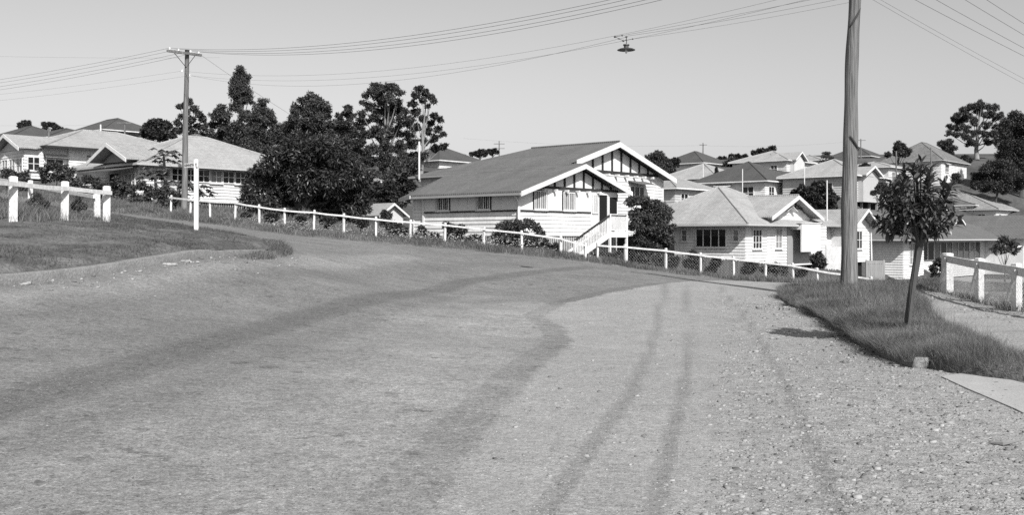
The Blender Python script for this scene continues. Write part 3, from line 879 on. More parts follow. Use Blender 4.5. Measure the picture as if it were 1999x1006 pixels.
def hill_house(label, px, d, ye, ya, W, L, wh, roof, wall=None, ang=ANG, wins=(), gable=None, ov=.5, fascia=None, under=0.0, name='house', low=None, cat='house'):
    """weatherboard cottage: W along u, L along v, eave and apex rows from the photo"""
    ze = EYE + (HY - ye) / F * d
    za = EYE + (HY - ya) / F * (d + .5 * (W * math.sin(ang) + L * math.cos(ang)))
    gx = (px - 1000) / F * d
    zb = min(ze - wh, G(gx, d))
    h = House(name, label, px, d, zb, ang, cat)
    wall = wall or CREAM
    core = MB()
    core.box(.03, W, .03, L, ze - wh, ze - .03)
    wb = core
    for pl, a1 in ((('v', .03, -1), W), (('u', .03, -1), L), (('u', W, 1), L)):
        h.boards(wb, pl, .03, a1, ze - wh, ze - .1, .24, .045)
    h.put(core, 'wall', wall)
    r = MB()
    h.hip(r, -ov, W + ov, -ov, L + ov, ze, max(za - ze, .8))
    if gable:
        g0, g1, proj, zr = gable
        gm = (g0 + g1) / 2
        zg = ze + (zr if zr else 1.2)
        r.slab([(g0 - .3, -proj, ze + .02), (gm, -proj, zg), (gm, L * .45, zg), (g0 - .3, L * .2, ze + .02)], .09)
        r.slab([(gm, -proj, zg), (g1 + .3, -proj, ze + .02), (g1 + .3, L * .2, ze + .02), (gm, L * .45, zg)], .09)
        gw = MB()
        gw.prism([(g0, -proj + .45, ze - wh), (g1, -proj + .45, ze - wh), (g1, -proj + .45, ze - .05), (gm, -proj + .45, zg - .2), (g0, -proj + .45, ze - .05)], (0, proj + .2, 0))
        gb = MB()
        gb.beam((g0 - .32, -proj - .02, ze - .06), (gm, -proj - .02, zg - .08), .05, .22)
        gb.beam((gm, -proj - .021, zg - .08), (g1 + .32, -proj - .021, ze - .06), .05, .22)
        h.put(gw, 'gable', wall); h.put(gb, 'barge_board', WHITE)
    h.put(r, 'roof', roof)
    h.gutter(-ov, W + ov, -ov, L + ov, ze, fascia or WHITE)
    for wi in wins:
        face, c, z0, z1, w, cols = wi[:6]
        pl = ('v', .03 if not (len(wi) > 6) else wi[6], -1) if face == 'v' else ('u', .03, -1)
        h.window(pl, c, ze - z0, ze - z1, w, cols, 2, gm=GLASS if cols != 4 else CURT, hood=.5 if cols == 3 else 0)
    if under or (ze - wh - G(gx, d)) > .3:
        st = MB(); zz = ze - wh
        k = 0
        for uu in np.linspace(.2, W - .2, 5):
            for vv_ in (.15, L * .5, L - .2):
                st.post(uu, vv_, zz - 4.0, zz, .2)
        h.put(st, 'stump', MIDP)
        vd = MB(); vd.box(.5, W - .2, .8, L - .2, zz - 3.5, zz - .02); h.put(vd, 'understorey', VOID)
    return h


# ---- the main corner house
H = House('house', 'white house with grey roof, half-timbered twin gables and front stairs', 1013, 54, 0.6)
zl = lambda u: 4.22 + 0.311 * u
FL = 1.72
c = MB()
c.box(.03, 9.0, .03, 1.6, FL, 4.18); c.box(.03, 4.7, 1.6, 7.25, FL, 4.18); c.box(.12, 4.7, 7.25, 8.15, 1.45, 4.05)
c.box(4.7, 16.2, 1.6, 12.4, FL, 5.42)
PF, PL_, PM = ('v', .03, -1), ('u', .03, -1), ('v', 1.6, -1)
h = H
h.boards(c, PL_, .03, 7.25, FL, 3.02, .2, .045)
h.boards(c, PF, .03, 6.3, FL, 3.02, .2, .045)
h.boards(c, ('u', .12, -1), 7.25, 8.15, 1.45, 4.05, .2, .045)
h.boards(c, PM, 9.0, 16.2, FL, 5.3, .2, .045)
h.boards(c, ('u', 16.2, 1), 1.6, 12.4, FL, 5.3, .2, .045)
h.put(c, 'wall', WHITE)
c = MB()   # flat sheeting above the sill band, cover battens
h.pbox(c, PL_, .03, 7.25, .004, .02, 3.10, 4.18); h.pbox(c, PF, .03, 9.0, .004, .02, 3.10, 4.18); h.pbox(c, PF, 6.3, 9.0, .004, .021, FL, 3.10)
for a in (.05, 1.25, 3.75, 4.45, 7.2): h.pbox(c, PL_, a - .03, a + .03, .02, .045, 3.10, 4.10)
for a in (.06, 2.9, 5.3, 6.3): h.pbox(c, PF, a - .03, a + .03, .02, .045, 3.10, 4.10)
c.prism([(.0, -.0, 3.98), (9.0, -.0, 3.98), (9.0, -.0, 4.2), (5.03, -.0, 5.58), (.0, -.0, 4.08)], (0, .5, 0))
c.prism([(4.8, 1.57, 5.42), (16.2, 1.57, 5.42), (10.5, 1.57, 7.3)], (0, .4, 0))
h.put(c, 'sheeting', SHEETW)
c = MB()   # dark sill band and collar beams, gable battens
h.pbox(c, PL_, -.02, 7.25, .004, .075, 3.02, 3.10); h.pbox(c, PF, -.02, 6.3, .004, .074, 3.02, 3.10)
G1 = ('v', .0, -1); G2 = ('v', 1.57, -1)
h.pbox(c, G1, 1.05, 8.9, .003, .08, 4.30, 4.43); h.pbox(c, G2, 7.6, 15.6, .003, .08, 5.56, 5.72)
for a in np.arange(1.25, 8.8, .87):
    top = min(zl(a), 5.72 - .311 * (a - 5.03)) - .12
    if top > 4.5: h.pbox(c, G1, a - .06, a + .06, .003, .07, 4.43, top)
for a in np.arange(6.6, 15.2, .98):
    top = 7.45 - .311 * abs(a - 10.5) - .12
    if top > 5.8: h.pbox(c, G2, a - .065, a + .065, .003, .07, 5.72, top)
h.put(c, 'gable_batten', DARKP)
c = MB()   # small white brackets under the collar beams
for a in (1.9, 2.9, 3.9, 4.9, 5.9, 6.9): h.pbox(c, G1, a - .07, a + .07, .03, .28, 4.16, 4.27)
for a in (9.9, 10.9, 11.9, 12.9, 13.8, 14.7): h.pbox(c, G2, a - .08, a + .08, .03, .3, 5.40, 5.53)
h.put(c, 'bracket', WHITE)
r = MB()
lo = .015
r.slab([(-.5, -.6, zl(-.5) - lo), (5.03, -.6, zl(5.03) - lo), (5.03, 1.3, zl(5.03) - lo), (4.4, 1.3, zl(4.4) - lo), (4.4, 9.6, zl(4.4) - lo), (-.5, 7.75, zl(-.5) - lo)], .08)
r.slab([(5.03, -.6, zl(5.03) - lo), (9.55, -.6, zl(5.03) - lo - .311 * 4.52), (9.55, 1.9, zl(5.03) - lo - .311 * 4.52), (5.03, 1.9, zl(5.03) - lo)], .08)
r.slab([(4.3, .95, zl(4.3)), (10.5, .95, zl(10.5)), (10.5, 8, zl(10.5)), (4.3, 13, zl(4.3))], .09)
r.slab([(10.5, .95, zl(10.5)), (16.8, .95, zl(4.2)), (16.8, 13, zl(4.2)), (10.5, 8, zl(10.5))], .09)
r.slab([(4.3, 13, zl(4.3)), (10.5, 8, zl(10.5)), (16.8, 13, zl(4.2))], .09)
r.slab([(-.5, 7.75, zl(-.5) - lo), (4.4, 9.6, zl(4.4) - lo), (1.2, 10.6, 4.0)], .08)
r.slab([(4.4, 9.6, zl(4.4) - lo), (4.4, 11.5, 4.1), (1.2, 10.6, 4.0)], .08)
r.tube([(10.5, .95, zl(10.5) + .02), (10.5, 8, zl(10.5) + .02)], .07, 6)
r.tube([(5.03, -.6, zl(5.03) - .05), (5.03, .9, zl(5.03) - .05)], .07, 6)
h.put(r, 'roof', IRON_GREY)
c = MB()
def barge(mb, p, q, hh=.26): mb.beam((p[0], p[1], p[2] - hh / 2 - .02), (q[0], q[1], q[2] - hh / 2 - .02), .05, hh)
barge(c, (-.52, -.63, zl(-.5) - lo), (5.03, -.63, zl(5.03) - lo)); barge(c, (5.03, -.631, zl(5.03) - lo), (9.57, -.631, zl(5.03) - lo - 1.406))
barge(c, (6.2, .92, zl(6.2)), (10.5, .92, zl(10.5)), .32); barge(c, (10.5, .919, zl(10.5)), (16.85, .919, zl(4.15)), .32)
barge(c, (-.52, 7.8, zl(-.5) - lo), (1.2, 10.65, 4.0), .2)
h.put(c, 'barge_board', WHITE)
c = MB()
c.beam((-.53, -.6, zl(-.5) - .17), (-.53, 7.7, zl(-.5) - .17), .11, .12)
c.beam((4.22, 7.0, zl(4.2) - .06), (4.22, 13, zl(4.2) - .06), .1, .12); c.beam((4.22, 13.05, zl(4.2) - .06), (16.8, 13.05, zl(4.2) - .06), .1, .12)
c.beam((16.86, 1, zl(4.2) - .06), (16.86, 13, zl(4.2) - .06), .1, .12)
h.put(c, 'gutter', MIDP)
c = MB(); c.box(-.40, .05, -.3, 7.6, 4.0, 4.02); c.box(-.48, -.44, -.55, 7.7, 3.9, 4.02)
h.put(c, 'soffit', GREYP)
c = MB(); c.tube([(-.5, .05, 3.93), (-.25, .0, 3.75), (-.09, -.06, 3.5), (-.09, -.06, 1.4)], .04, 8)
h.put(c, 'downpipe', WHITE)
c = MB()
for u_, v_ in ((-.02, -.02), (-.02, 7.2)): c.box(u_ - .05, u_ + .07, v_ - .05, v_ + .07, FL, 4.1)
c.box(6.28, 6.36, -.05, .02, FL, 4.2); c.box(.06, .18, 8.1, 8.2, 1.45, 4.05); c.box(16.15, 16.28, 1.53, 1.62, FL, 5.4)
h.put(c, 'corner_board', WHITE)
for a, s_ in ((5.62, PL_), (2.5, PL_)): h.window(s_, a, 3.13, 4.10, .98, 6, 1, gm=GLASS, trim=DARKP, fw=.06)
for a in (1.75, 4.25): h.window(PF, a, 3.13, 4.16, 1.05, 6, 1, gm=CURT, fw=.06, trim=DARKP)
h.window(PF, 6.68, 3.0, 4.14, .55, 4, 1, gm=PALEGLASS, sill=False)
h.window(PM, 13.2, 3.9, 4.9, 1.6, 3, 1, hood=.9, hm=IRON_GREY)
c = MB(); h.pbox(c, PF, 7.05, 7.85, .022, .05, FL + .05, 4.1); dr_ = h.put(c, 'door', VOID)
c = MB(); h.pbox(c, PF, 6.97, 7.05, .022, .09, FL, 4.18); h.pbox(c, PF, 7.85, 7.93, .022, .09, FL, 4.18); h.pbox(c, PF, 7.05, 7.85, .022, .088, 4.1, 4.18)
h.put(c, 'door_frame', WHITE, dr_)
c = MB(); h.pbox(c, PF, 8.15, 8.85, .022, .05, 3.05, 4.0); h.put(c, 'porch_opening', VOID)
c = MB()   # sub-floor: dark void behind vertical battens
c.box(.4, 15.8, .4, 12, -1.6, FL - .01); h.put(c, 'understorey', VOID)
c = MB()
for a in np.arange(.1, 16.1, .16): h.pbox(c, ('v', .1, -1), a, a + .075, 0, .03, -1.6, FL - .012) if a < 9 else h.pbox(c, ('v', 1.7, -1), a, a + .075, 0, .03, -1.6, FL - .012)
for a in np.arange(.1, 8.1, .16): h.pbox(c, ('u', .1, -1), a, a + .075, 0, .03, .4, FL - .012)
h.put(c, 'batten_screen', GREYP)
# stairs and landing
zg = 0.42
c = MB()
u0, u1, v0, v1 = 6.45, 8.15, -1.25, -.05
c.box(u0, u1, v0, v1, 1.86, 1.95)
c.box(u0 - .02, u1 + .02, v0 - .04, v0, 1.64, 1.93); c.box(u0 - .02, u0 + .02, v0, v1, 1.64, 1.92)
for a, b in ((u0 + .02, v0 + .03), (u1 - .05, v0 + .03)): c.box(a - .06, a + .06, b - .06, b + .06, -1.3, 2.98)
lnd = h.put(c, 'landing', WHITE)
c = MB()
for a in np.arange(u0 + .2, u1 - .1, .125): c.box(a - .03, a + .03, v0 + .0, v0 + .04, 2.08, 2.86)
for b in np.arange(v0 + .2, v1, .125): c.box(u1 - .07, u1 - .03, b - .03, b + .03, 2.08, 2.86)
c.box(u0 + .08, u1 - .1, v0, v0 + .045, 2.02, 2.08)
h.put(c, 'baluster', WHITE, lnd)
c = MB(); c.box(u0, u1, v0 - .02, v0 + .07, 2.86, 2.92); c.box(u1 - .1, u1, v0 + .07, v1, 2.86, 2.92); h.put(c, 'handrail', DARKP, lnd)
c = MB()
ub = 3.2
for b in (v0 + .02, v1 - .2):
    c.beam((ub, b, zg + .02), (u0, b, 1.80), .05, .34)
for i in range(9):
    f_ = (i + .5) / 9
    c.box(ub + (u0 - ub) * f_ - .14, ub + (u0 - ub) * f_ + .14, v0 + .05, v1 - .23, zg + (1.86 - zg) * f_ - .02, zg + (1.86 - zg) * f_ + .025)
c.box(ub - .06, ub + .06, v0 - .05, v0 + .07, zg - .8, zg + 1.05)
st = h.put(c, 'staircase', WHITE)
c = MB()
for i in range(22):
    f_ = (i + .7) / 22.5
    a = ub + (u0 - ub) * f_; z = zg + (1.86 - zg) * f_
    c.box(a - .03, a + .03, v0, v0 + .04, z + .05, z + .92)
h.put(c, 'baluster', WHITE, st)
c = MB(); c.beam((ub, v0 + .02, zg + 1.03), (u0, v0 + .02, 2.88), .09, .1); h.put(c, 'handrail', DARKP, st)
q = MB(); q.tube([(3.9, 11.7, 5.3), (3.9, 11.7, 7.7)], .06, 8); h.put(q, 'vent_pipe', WHITE)

# ---- white house below the road on the right
H2 = h = House('house', 'white weatherboard house with pale iron roof and a square blind on its gable', 1456, 68, -1.6)
ze, fb = 2.55, -.35
c = MB()
c.box(.03, 12.5, .03, 9, fb, ze - .02); c.box(3.0, 9.6, .0, 4, fb, 3.05); c.box(12.5, 21.5, 2.0, 9, fb, ze - .02)
h.boards(c, ('u', .03, -1), .03, 9, fb, ze - .05, .21, .045); h.boards(c, ('v', .03, -1), .03, 3.0, fb, ze - .05, .21, .045)
h.boards(c, ('v', .0, -1), 3.0, 9.6, fb, 3.0, .21, .045); h.boards(c, ('v', .03, -1), 9.6, 12.5, fb, ze - .05, .21, .045)
h.boards(c, ('v', 2.0, -1), 12.5, 21.5, fb, ze - .05, .21, .045)
c.prism([(2.9, .0, 3.0), (9.7, .0, 3.0), (6.3, .0, 4.35)], (0, .4, 0))
h.boards(c, ('v', .0, -1), 2.9, 9.7, 3.0, 3.7, .21, .045, rng=lambda z: (2.95 + (z - 3.0) * 2.5, 9.65 - (z - 3.0) * 2.5))
h.put(c, 'wall', WHITE)
r = MB()
h.hip(r, -.95, 10.6, -.7, 9.6, ze, 2.72)
r.slab([(2.3, -.75, 3.08), (6.3, -.75, 4.62), (6.3, 4.5, 4.62), (2.3, 2.2, 3.08)], .09); r.slab([(6.3, -.75, 4.62), (10.3, -.75, 3.08), (10.3, 2.2, 3.08), (6.3, 4.5, 4.62)], .09)
r.tube([(6.3, -.75, 4.64), (6.3, 3.5, 4.64)], .07, 6)
h.hip(r, 10.5, 21.9, .9, 9.6, ze + .02, 1.7)
h.put(r, 'roof', IRON_PALE)
c = MB(); barge(c, (2.25, -.78, 3.06), (6.3, -.78, 4.62), .26); barge(c, (6.3, -.781, 4.62), (10.35, -.781, 3.06), .26)
h.put(c, 'barge_board', WHITE)
h.gutter(-.97, 10.62, -.72, 9.62, ze + .02, GREYP)
c = MB()
for a in (4.6, 5.4, 6.3, 7.2, 8.0):
    t_ = 4.45 - abs(a - 6.3) * .39
    h.pbox(c, ('v', .0, -1), a - .05, a + .05, .05, .09, 3.75, t_)
h.pbox(c, ('v', .0, -1), 4.3, 8.3, .05, .1, 3.68, 3.76); h.put(c, 'gable_batten', DARKP)
c = MB(); c.slab([(5.2, -.45, 3.5), (6.0, -.45, 3.86), (6.0, -.02, 3.86), (5.2, -.02, 3.5)], .04); c.slab([(6.0, -.45, 3.86), (6.8, -.45, 3.5), (6.8, -.02, 3.5), (6.0, -.02, 3.86)], .04)
h.put(c, 'gable_vent', WHITE)
h.window(('u', .03, -1), 6.9, .95, 2.2, 2.7, 5, 3, gm=GLASS); h.window(('u', .03, -1), 2.6, .95, 2.25, 2.4, 4, 1, gm=GLASS)
for a in (4.7, .7): h.window(('u', .03, -1), a, 1.35, 2.2, .5, 1, 2, gm=CURT)
h.window(('v', .03, -1), 1.55, .85, 2.2, 1.3, 3, 3, gm=GLASS)
h.window(('v', .0, -1), 4.6, .85, 2.3, 1.0, 2, 3, gm=PALEGLASS)
c = MB(); c.box(6.35, 9.35, -.95, -.85, .62, 2.62); c.box(6.35, 6.42, -.85, -.05, 2.2, 2.62); c.box(9.28, 9.35, -.85, -.05, 2.2, 2.62); c.box(6.2, 9.5, -1.0, -.02, 2.64, 2.70)
h.put(c, 'blind', WHITE, label='square pale blind hung out from the gable')
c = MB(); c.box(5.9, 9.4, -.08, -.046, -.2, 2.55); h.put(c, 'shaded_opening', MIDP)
h.window(('v', 2.0, -1), 13.2, .5, 2.3, 1.1, 2, 3, gm=GLASS); h.window(('v', 2.0, -1), 16.0, .9, 2.2, .6, 1, 2, gm=CURT)
c = MB()
for a in np.arange(9.9, 14.4, .2): c.box(a, a + .13, -1.2, -1.16, -1.4, .95)
c.box(9.8, 14.4, -1.16, -1.1, .8, .9); c.box(9.8, 14.4, -1.16, -1.1, -.3, -.2); c.box(9.75, 9.9, -1.25, -1.1, -1.5, 1.05)
h.put(c, 'slat_screen', WHITE)
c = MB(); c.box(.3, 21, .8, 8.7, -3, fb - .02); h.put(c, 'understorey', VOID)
# right wing with its own small gable
c = MB(); c.box(17.6, 21.8, .5, 4, fb, ze + .1); h.boards(c, ('v', .5, -1), 17.6, 21.8, fb, ze + .1, .21, .045); c.prism([(17.6, .5, ze + .1), (21.8, .5, ze + .1), (19.7, .5, ze + 1.25)], (0, .4, 0)); c.tube([(21.9, .4, ze), (22.0, .3, -3.2)], .06, 6)
h.put(c, 'wing', WHITE)
r = MB(); r.slab([(17.2, -.3, ze - .02), (19.7, -.3, ze + 1.42), (19.7, 5, ze + 1.42), (17.2, 5, ze - .02)], .08); r.slab([(19.7, -.3, ze + 1.42), (22.2, -.3, ze - .02), (22.2, 5, ze - .02), (19.7, 5, ze + 1.42)], .08)
h.put(r, 'wing_roof', IRON_MID)
c = MB(); barge(c, (17.15, -.33, ze - .02), (19.7, -.33, ze + 1.42), .22); barge(c, (19.7, -.331, ze + 1.42), (22.25, -.331, ze - .02), .22); h.put(c, 'barge_board', WHITE)
h.window(('v', .5, -1), 19.4, .7, 2.2, 1.6, 3, 2, gm=GLASS)

# ---- dark-roofed house at the right edge
H3 = h = House('house', 'low white house with dark grey roof and a strip of dark windows behind the sapling', 1764, 90, -3.4)
ze, fb = 1.5, -2.3
c = MB()
c.box(.03, 5, .03, 4, fb, ze - .02); c.box(5, 30, 1.2, 12, fb, ze - .02); c.box(.03, 5, 4, 12, fb, ze - .02)
h.boards(c, ('v', .03, -1), .03, 5, fb, ze - .05, .22, .05); h.boards(c, ('u', .03, -1), .03, 12, fb, ze - .05, .22, .05); h.boards(c, ('v', 1.2, -1), 5, 30, fb, ze - .05, .22, .05)
h.put(c, 'wall', WHITE)
r = MB(); h.hip(r, -1.0, 31, -.9, 12.6, ze, 2.75)
r.slab([(26, -3.4, ze + .05), (30.5, -3.4, ze + 2.6), (30.5, 6, ze + 2.6), (26, 3, ze + .05)], .09); r.slab([(30.5, -3.4, ze + 2.6), (35, -3.4, ze + .05), (35, 3, ze + .05), (30.5, 6, ze + 2.6)], .09)
r.slab([(19, 1.8, ze + 1.6), (20.6, 1.8, ze + 2.5), (20.6, 6, ze + 2.5), (19, 5, ze + 1.6)], .06); r.slab([(20.6, 1.8, ze + 2.5), (22.2, 1.8, ze + 1.6), (22.2, 5, ze + 1.6), (20.6, 6, ze + 2.5)], .06)
h.put(r, 'roof', IRON_GREY)
c = MB(); barge(c, (25.9, -3.43, ze + .05), (30.5, -3.43, ze + 2.6), .36); barge(c, (30.5, -3.431, ze + 2.6), (35.1, -3.431, ze + .05), .36); barge(c, (18.9, 1.77, ze + 1.6), (20.6, 1.77, ze + 2.5), .2); barge(c, (20.6, 1.769, ze + 2.5), (22.3, 1.769, ze + 1.6), .2); h.put(c, 'barge_board', WHITE)
c = MB(); c.prism([(26.7, -2.7, fb), (34.3, -2.7, fb), (34.3, -2.7, ze), (30.5, -2.7, ze + 2.2), (26.7, -2.7, ze)], (0, 4.0, 0)); h.put(c, 'gable', WHITE)
c = MB()
for a in np.arange(27.3, 33.9, .5): h.pbox(c, ('v', -2.7, -1), a - .05, a + .05, .003, .05, ze + .1, max(ze + .2, ze + 2.1 - abs(a - 30.5) * .58))
h.put(c, 'gable_batten', GREYP)
h.gutter(-1.02, 31, -.92, 12.6, ze + .02, GREYP)
h.window(('v', .03, -1), 2.4, -.8, 1.2, 2.0, 3, 3, gm=PALEGLASS, hood=.5)
for i, a in enumerate(np.arange(6.6, 25.5, 1.75)): h.window(('v', 1.2, -1), a, -.55, 1.25, 1.66, 1, 1, gm=GLASS if i % 3 else CURT, sill=False)
h.window(('v', -2.7, -1), 28.8, -.6, 1.2, 1.6, 2, 2)
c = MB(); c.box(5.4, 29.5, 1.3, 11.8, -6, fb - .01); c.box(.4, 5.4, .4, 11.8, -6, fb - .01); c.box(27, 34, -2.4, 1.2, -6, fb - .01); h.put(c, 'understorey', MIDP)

# ---- left houses
def wing(h, u0, u1, v0, v1, ze, rise, roof, ov=.45, gmat=None):
    """small gabled wing whose ridge runs along u and whose gable end faces -u"""
    vm = (v0 + v1) / 2
    r = MB()
    r.slab([(u0, v0, ze), (u0 + 1.3, v0, ze), (u1, vm, ze + rise), (u0, vm, ze + rise)], .08)
    r.slab([(u0, vm, ze + rise), (u1, vm, ze + rise), (u1, v1, ze), (u0, v1, ze)], .08)
    h.put(r, 'wing_roof', roof)
    c = MB(); barge(c, (u0 - .03, v0 - .04, ze - .0), (u0 - .03, vm, ze + rise), .24); barge(c, (u0 - .031, vm, ze + rise), (u0 - .031, v1 + .04, ze), .24)
    h.put(c, 'barge_board', WHITE)
    c = MB(); c.prism([(u0 + ov, v0 + .35, ze - .1), (u0 + ov, v1 - .35, ze - .1), (u0 + ov, vm, ze + rise - .25)], (.3, 0, 0)); h.put(c, 'gable', gmat or MIDP)


B = h = House('house', 'long white house with pale hipped roof and strip windows behind the sign post', 268, 62, 3.0)
ze, fb = 6.15, 3.95
c = MB()
c.box(.2, 13, .25, 8.2, fb, ze - .02); c.box(.5, 3, .5, 4.0, fb, 6.3)
VF = ('v', .25, -1)
h.boards(c, VF, .2, 13, fb, 5.12, .21, .05); h.boards(c, VF, .2, 1.3, 5.12, ze - .1, .21, .05)
h.boards(c, ('u', .2, -1), .25, 8.2, fb, ze - .1, .21, .05)
h.put(c, 'wall', WHITE)
r = MB(); h.hip(r, -.25, 13.5, -.55, 8.7, ze, 2.3, ridge=(5.8, 7.4))
h.put(r, 'roof', IRON_PALE)
wing(h, -.9, 4.2, -.35, 4.5, ze + .25, 1.06, IRON_PALE, .8)
h.gutter(-.27, 13.5, -.57, 8.7, ze + .02, GREYP)
for i, a in enumerate(np.arange(1.9, 12.5, .92)): h.window(VF, a, 5.14, 6.0, .9, 2, 2, gm=GLASS if i % 4 else PALEGLASS, sill=(i % 2 == 0))
c = MB(); c.slab([(-1.9, -.5, 5.62), (-1.9, 4.4, 5.62), (.2, 3.6, 6.0), (.2, .2, 6.0)], .06); h.put(c, 'porch_hood', IRON_GREY)
c = MB(); h.pbox(c, ('u', .2, -1), 2.6, 3.6, .05, .09, fb + .1, 5.6); h.put(c, 'door', VOID)
h.window(('u', .2, -1), 1.1, 4.6, 5.6, 1.3, 3, 2, gm=PALEGLASS)
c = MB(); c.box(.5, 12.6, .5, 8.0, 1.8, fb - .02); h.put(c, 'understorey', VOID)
c = MB()
for a in np.arange(.3, 12.9, .17): h.pbox(c, ('v', .45, -1), a, a + .08, 0, .03, 2.6, fb - .012)
h.put(c, 'batten_screen', GREYP)

A = h = House('house', 'white weatherboard house at the left edge with pale hipped roof', 95, 72, 4.6)
ze, fb = 8.1, 5.75
c = MB(); c.box(1.6, 12, .3, 9, fb, ze - .02); c.box(-1.4, 1.6, .6, 9, fb, ze - .05); c.box(-1.5, -.2, .35, 4.2, fb, 7.75)
h.boards(c, ('v', .3, -1), 1.6, 12, fb, ze - .4, .22, .055); h.boards(c, ('v', .35, -1), -1.5, -.2, fb, 7.7, .22, .055); h.boards(c, ('u', -1.5, -1), .35, 4.2, fb, 7.75, .22, .055)
h.put(c, 'wall', WHITE)
r = MB(); h.hip(r, -.4, 12.6, -.5, 9.5, ze, 1.75, ridge=(4.6, 7.5))
h.put(r, 'roof', IRON_PALE)
wing(h, -2.1, 3.2, -.1, 4.7, ze - .22, 1.05, IRON_PALE, .6, CREAM)
h.gutter(-.42, 12.6, -.52, 9.5, ze + .02, DARKP)
h.window(('v', .3, -1), 3.9, 6.25, 7.3, 1.7, 3, 2, hood=.35, hm=IRON_MID); h.window(('v', .3, -1), 8.5, 6.2, 7.3, 1.6, 3, 2)
h.window(('v', .35, -1), -.9, 6.3, 7.3, .9, 2, 2); h.window(('v', .6, -1), .7, 6.3, 7.25, 1.3, 2, 2, hood=.5, hm=GREYP)
for a in (1.0, 2.2, 3.4): h.window(('u', -1.5, -1), a, 6.2, 7.2, 1.0, 2, 2, gm=PALEGLASS)

# ---- houses up the slopes
W4 = (('v', 1.8, 1.9, .7, 1.1, 2), ('u', 2.0, 1.9, .7, 1.1, 2), ('v', 5.0, 1.9, .7, 1.2, 2))
hill_house('pale roofed cottage right behind the pale roofed white house with the blind', 1318, 95, 366, 342, 6.5, 6.0, 2.6, IRON_MID, GREYP, wins=(('v', 1.6, 1.5, .5, 1.3, 2),))
hill_house('pale roofed house with white end wall, one row above the nearest pale cottage', 1398, 122, 346, 320, 8, 8, 3.0, IRON_PALE, CREAM, wins=(('v', 2.0, 2.2, .8, 1.6, 4), ('u', 4, 2.0, .8, 1.3, 2)))
hill_house('black roofed house with white verandah on the skyline behind the middle of the hill', 1372, 170, 317, 296, 9, 8, 2.8, IRON_DARK, WHITE, wins=(('v', 2.0, 1.9, .7, 1.5, 2), ('v', 5.5, 1.9, .7, 1.5, 2), ('u', 3, 1.9, .7, 1.5, 2)), under=1)
hill_house('dark roofed white house with small front gable and enclosed corner verandah', 1494, 110, 352, 316, 8.5, 8.5, 2.9, IRON_DARK, WHITE, wins=(('u', 2.0, 2.0, .6, 1.4, 2), ('u', 5.0, 2.0, .6, 1.8, 3), ('v', 1.4, 2.0, .6, 1.3, 2), ('v', 5.6, 2.0, .6, 1.3, 2)), under=1)
hill_house('pale roofed house with a gable standing high on the skyline', 1536, 152, 312, 295, 9, 9, 2.9, IRON_PALE, CREAM, wins=W4, under=1, gable=(1.0, 4.4, 1.2, 1.3))
hill_house('pale roofed grey house on tall stumps, half hidden by the near pole', 1668, 106, 341, 312, 8.5, 8, 2.8, IRON_PALE, GREYP, wins=(('v', 3.4, 1.9, .7, 1.2, 2), ('u', 3, 1.9, .7, 1.4, 2)), under=1, gable=(1.0, 5.0, 1.0, 1.0))
hill_house('black roofed house small on the skyline just right of the near pole', 1697, 200, 304, 286, 8, 8, 2.6, IRON_DARK, CREAM, wins=W4[:2])
hill_house('two storey white house with dark tiled roof and an open garage', 1838, 168, 312, 279, 12.7, 10, 4.2, TILE_DARK, WHITE, wins=(('v', 2.6, 1.9, .7, 1.7, 3), ('u', 3, 1.9, .7, 1.2, 2)), name='house', fascia=GREYP)
hh = bpy.context.scene.objects[-1]
F8 = [o for o in bpy.data.objects if o.get('label', '').startswith('two storey white')][0]
z8 = EYE + (HY - 312) / F * 168 - 4.2 - F8.location.z
c = MB(); c.box(.1, 5.9, .25, 7, z8 - 4.2, z8 - .01); c.build('lower_wall', WHITE, F8)
c = MB(); c.box(1.4, 3.6, .18, .24, z8 - 3.9, z8 - .35); c.build('garage_opening', VOID, F8)
c = MB(); c.box(3.8, 5.4, .17, .24, z8 - 3.9, z8 - .35); c.build('garage_door', CREAM, F8)
hill_house('house with pale tiled roof at the right edge, just above the dark grey roof', 1945, 150, 408, 372, 15, 19, 3.6, TILE_PALE, CREAM, wins=W4[:2], fascia=GREYP)
hill_house('low house with grey roof and a white vent pipe, below the tiled two storey house', 1900, 152, 400, 386, 9, 10, 3.0, IRON_GREY, CREAM, wins=(('u', 2, 1.5, .5, 2.2, 3),))
hill_house('white house with dark roof seen over the grey roof beside the gum trees', 858, 120, 312, 286, 7.5, 8, 3.2, IRON_DARK, WHITE, wins=(('u', 2.0, 2.2, .8, 1.5, 2), ('u', 5.5, 2.2, .6, 1.8, 2), ('v', 3, 2.0, .8, 1.4, 2)), under=1)
hill_house('small white cottage glimpsed between the gum trunks', 738, 105, 354, 343, 4, 5, 1.8, IRON_MID, WHITE, wins=(('u', 1.6, 1.3, .5, 1.0, 2),))
hill_house('long dark house standing highest on the left skyline', 206, 128, 252, 233, 7, 10, 2.2, IRON_DARK, MIDP, wins=(('u', 3, 1.6, .7, 1.2, 2),))
hill_house('dark hipped roof house at the far left edge of the skyline', 30, 108, 265, 247, 6, 7, 2.4, IRON_DARK, MIDP, wins=(('v', 2.0, 1.6, .7, 1.2, 2),))
hill_house('dark roofed house with a white gable behind the leftmost house', 98, 96, 267, 252, 6, 7, 2.6, IRON_DARK, CREAM, wins=(('v', 2.0, 1.6, .7, 1.2, 2),))
hill_house('tiled roof house close behind the long house with strip windows', 352, 92, 300, 262, 8, 8, 2.6, TILE_DARK, CREAM, wins=(('v', 2.0, 1.6, .7, 1.2, 2),), gable=(5, 8, 1, 1))
hill_house('pale roofed house between the black roof and the gabled skyline house', 1600, 178, 312, 303, 7, 7, 2.4, IRON_MID, CREAM, wins=W4[:2])
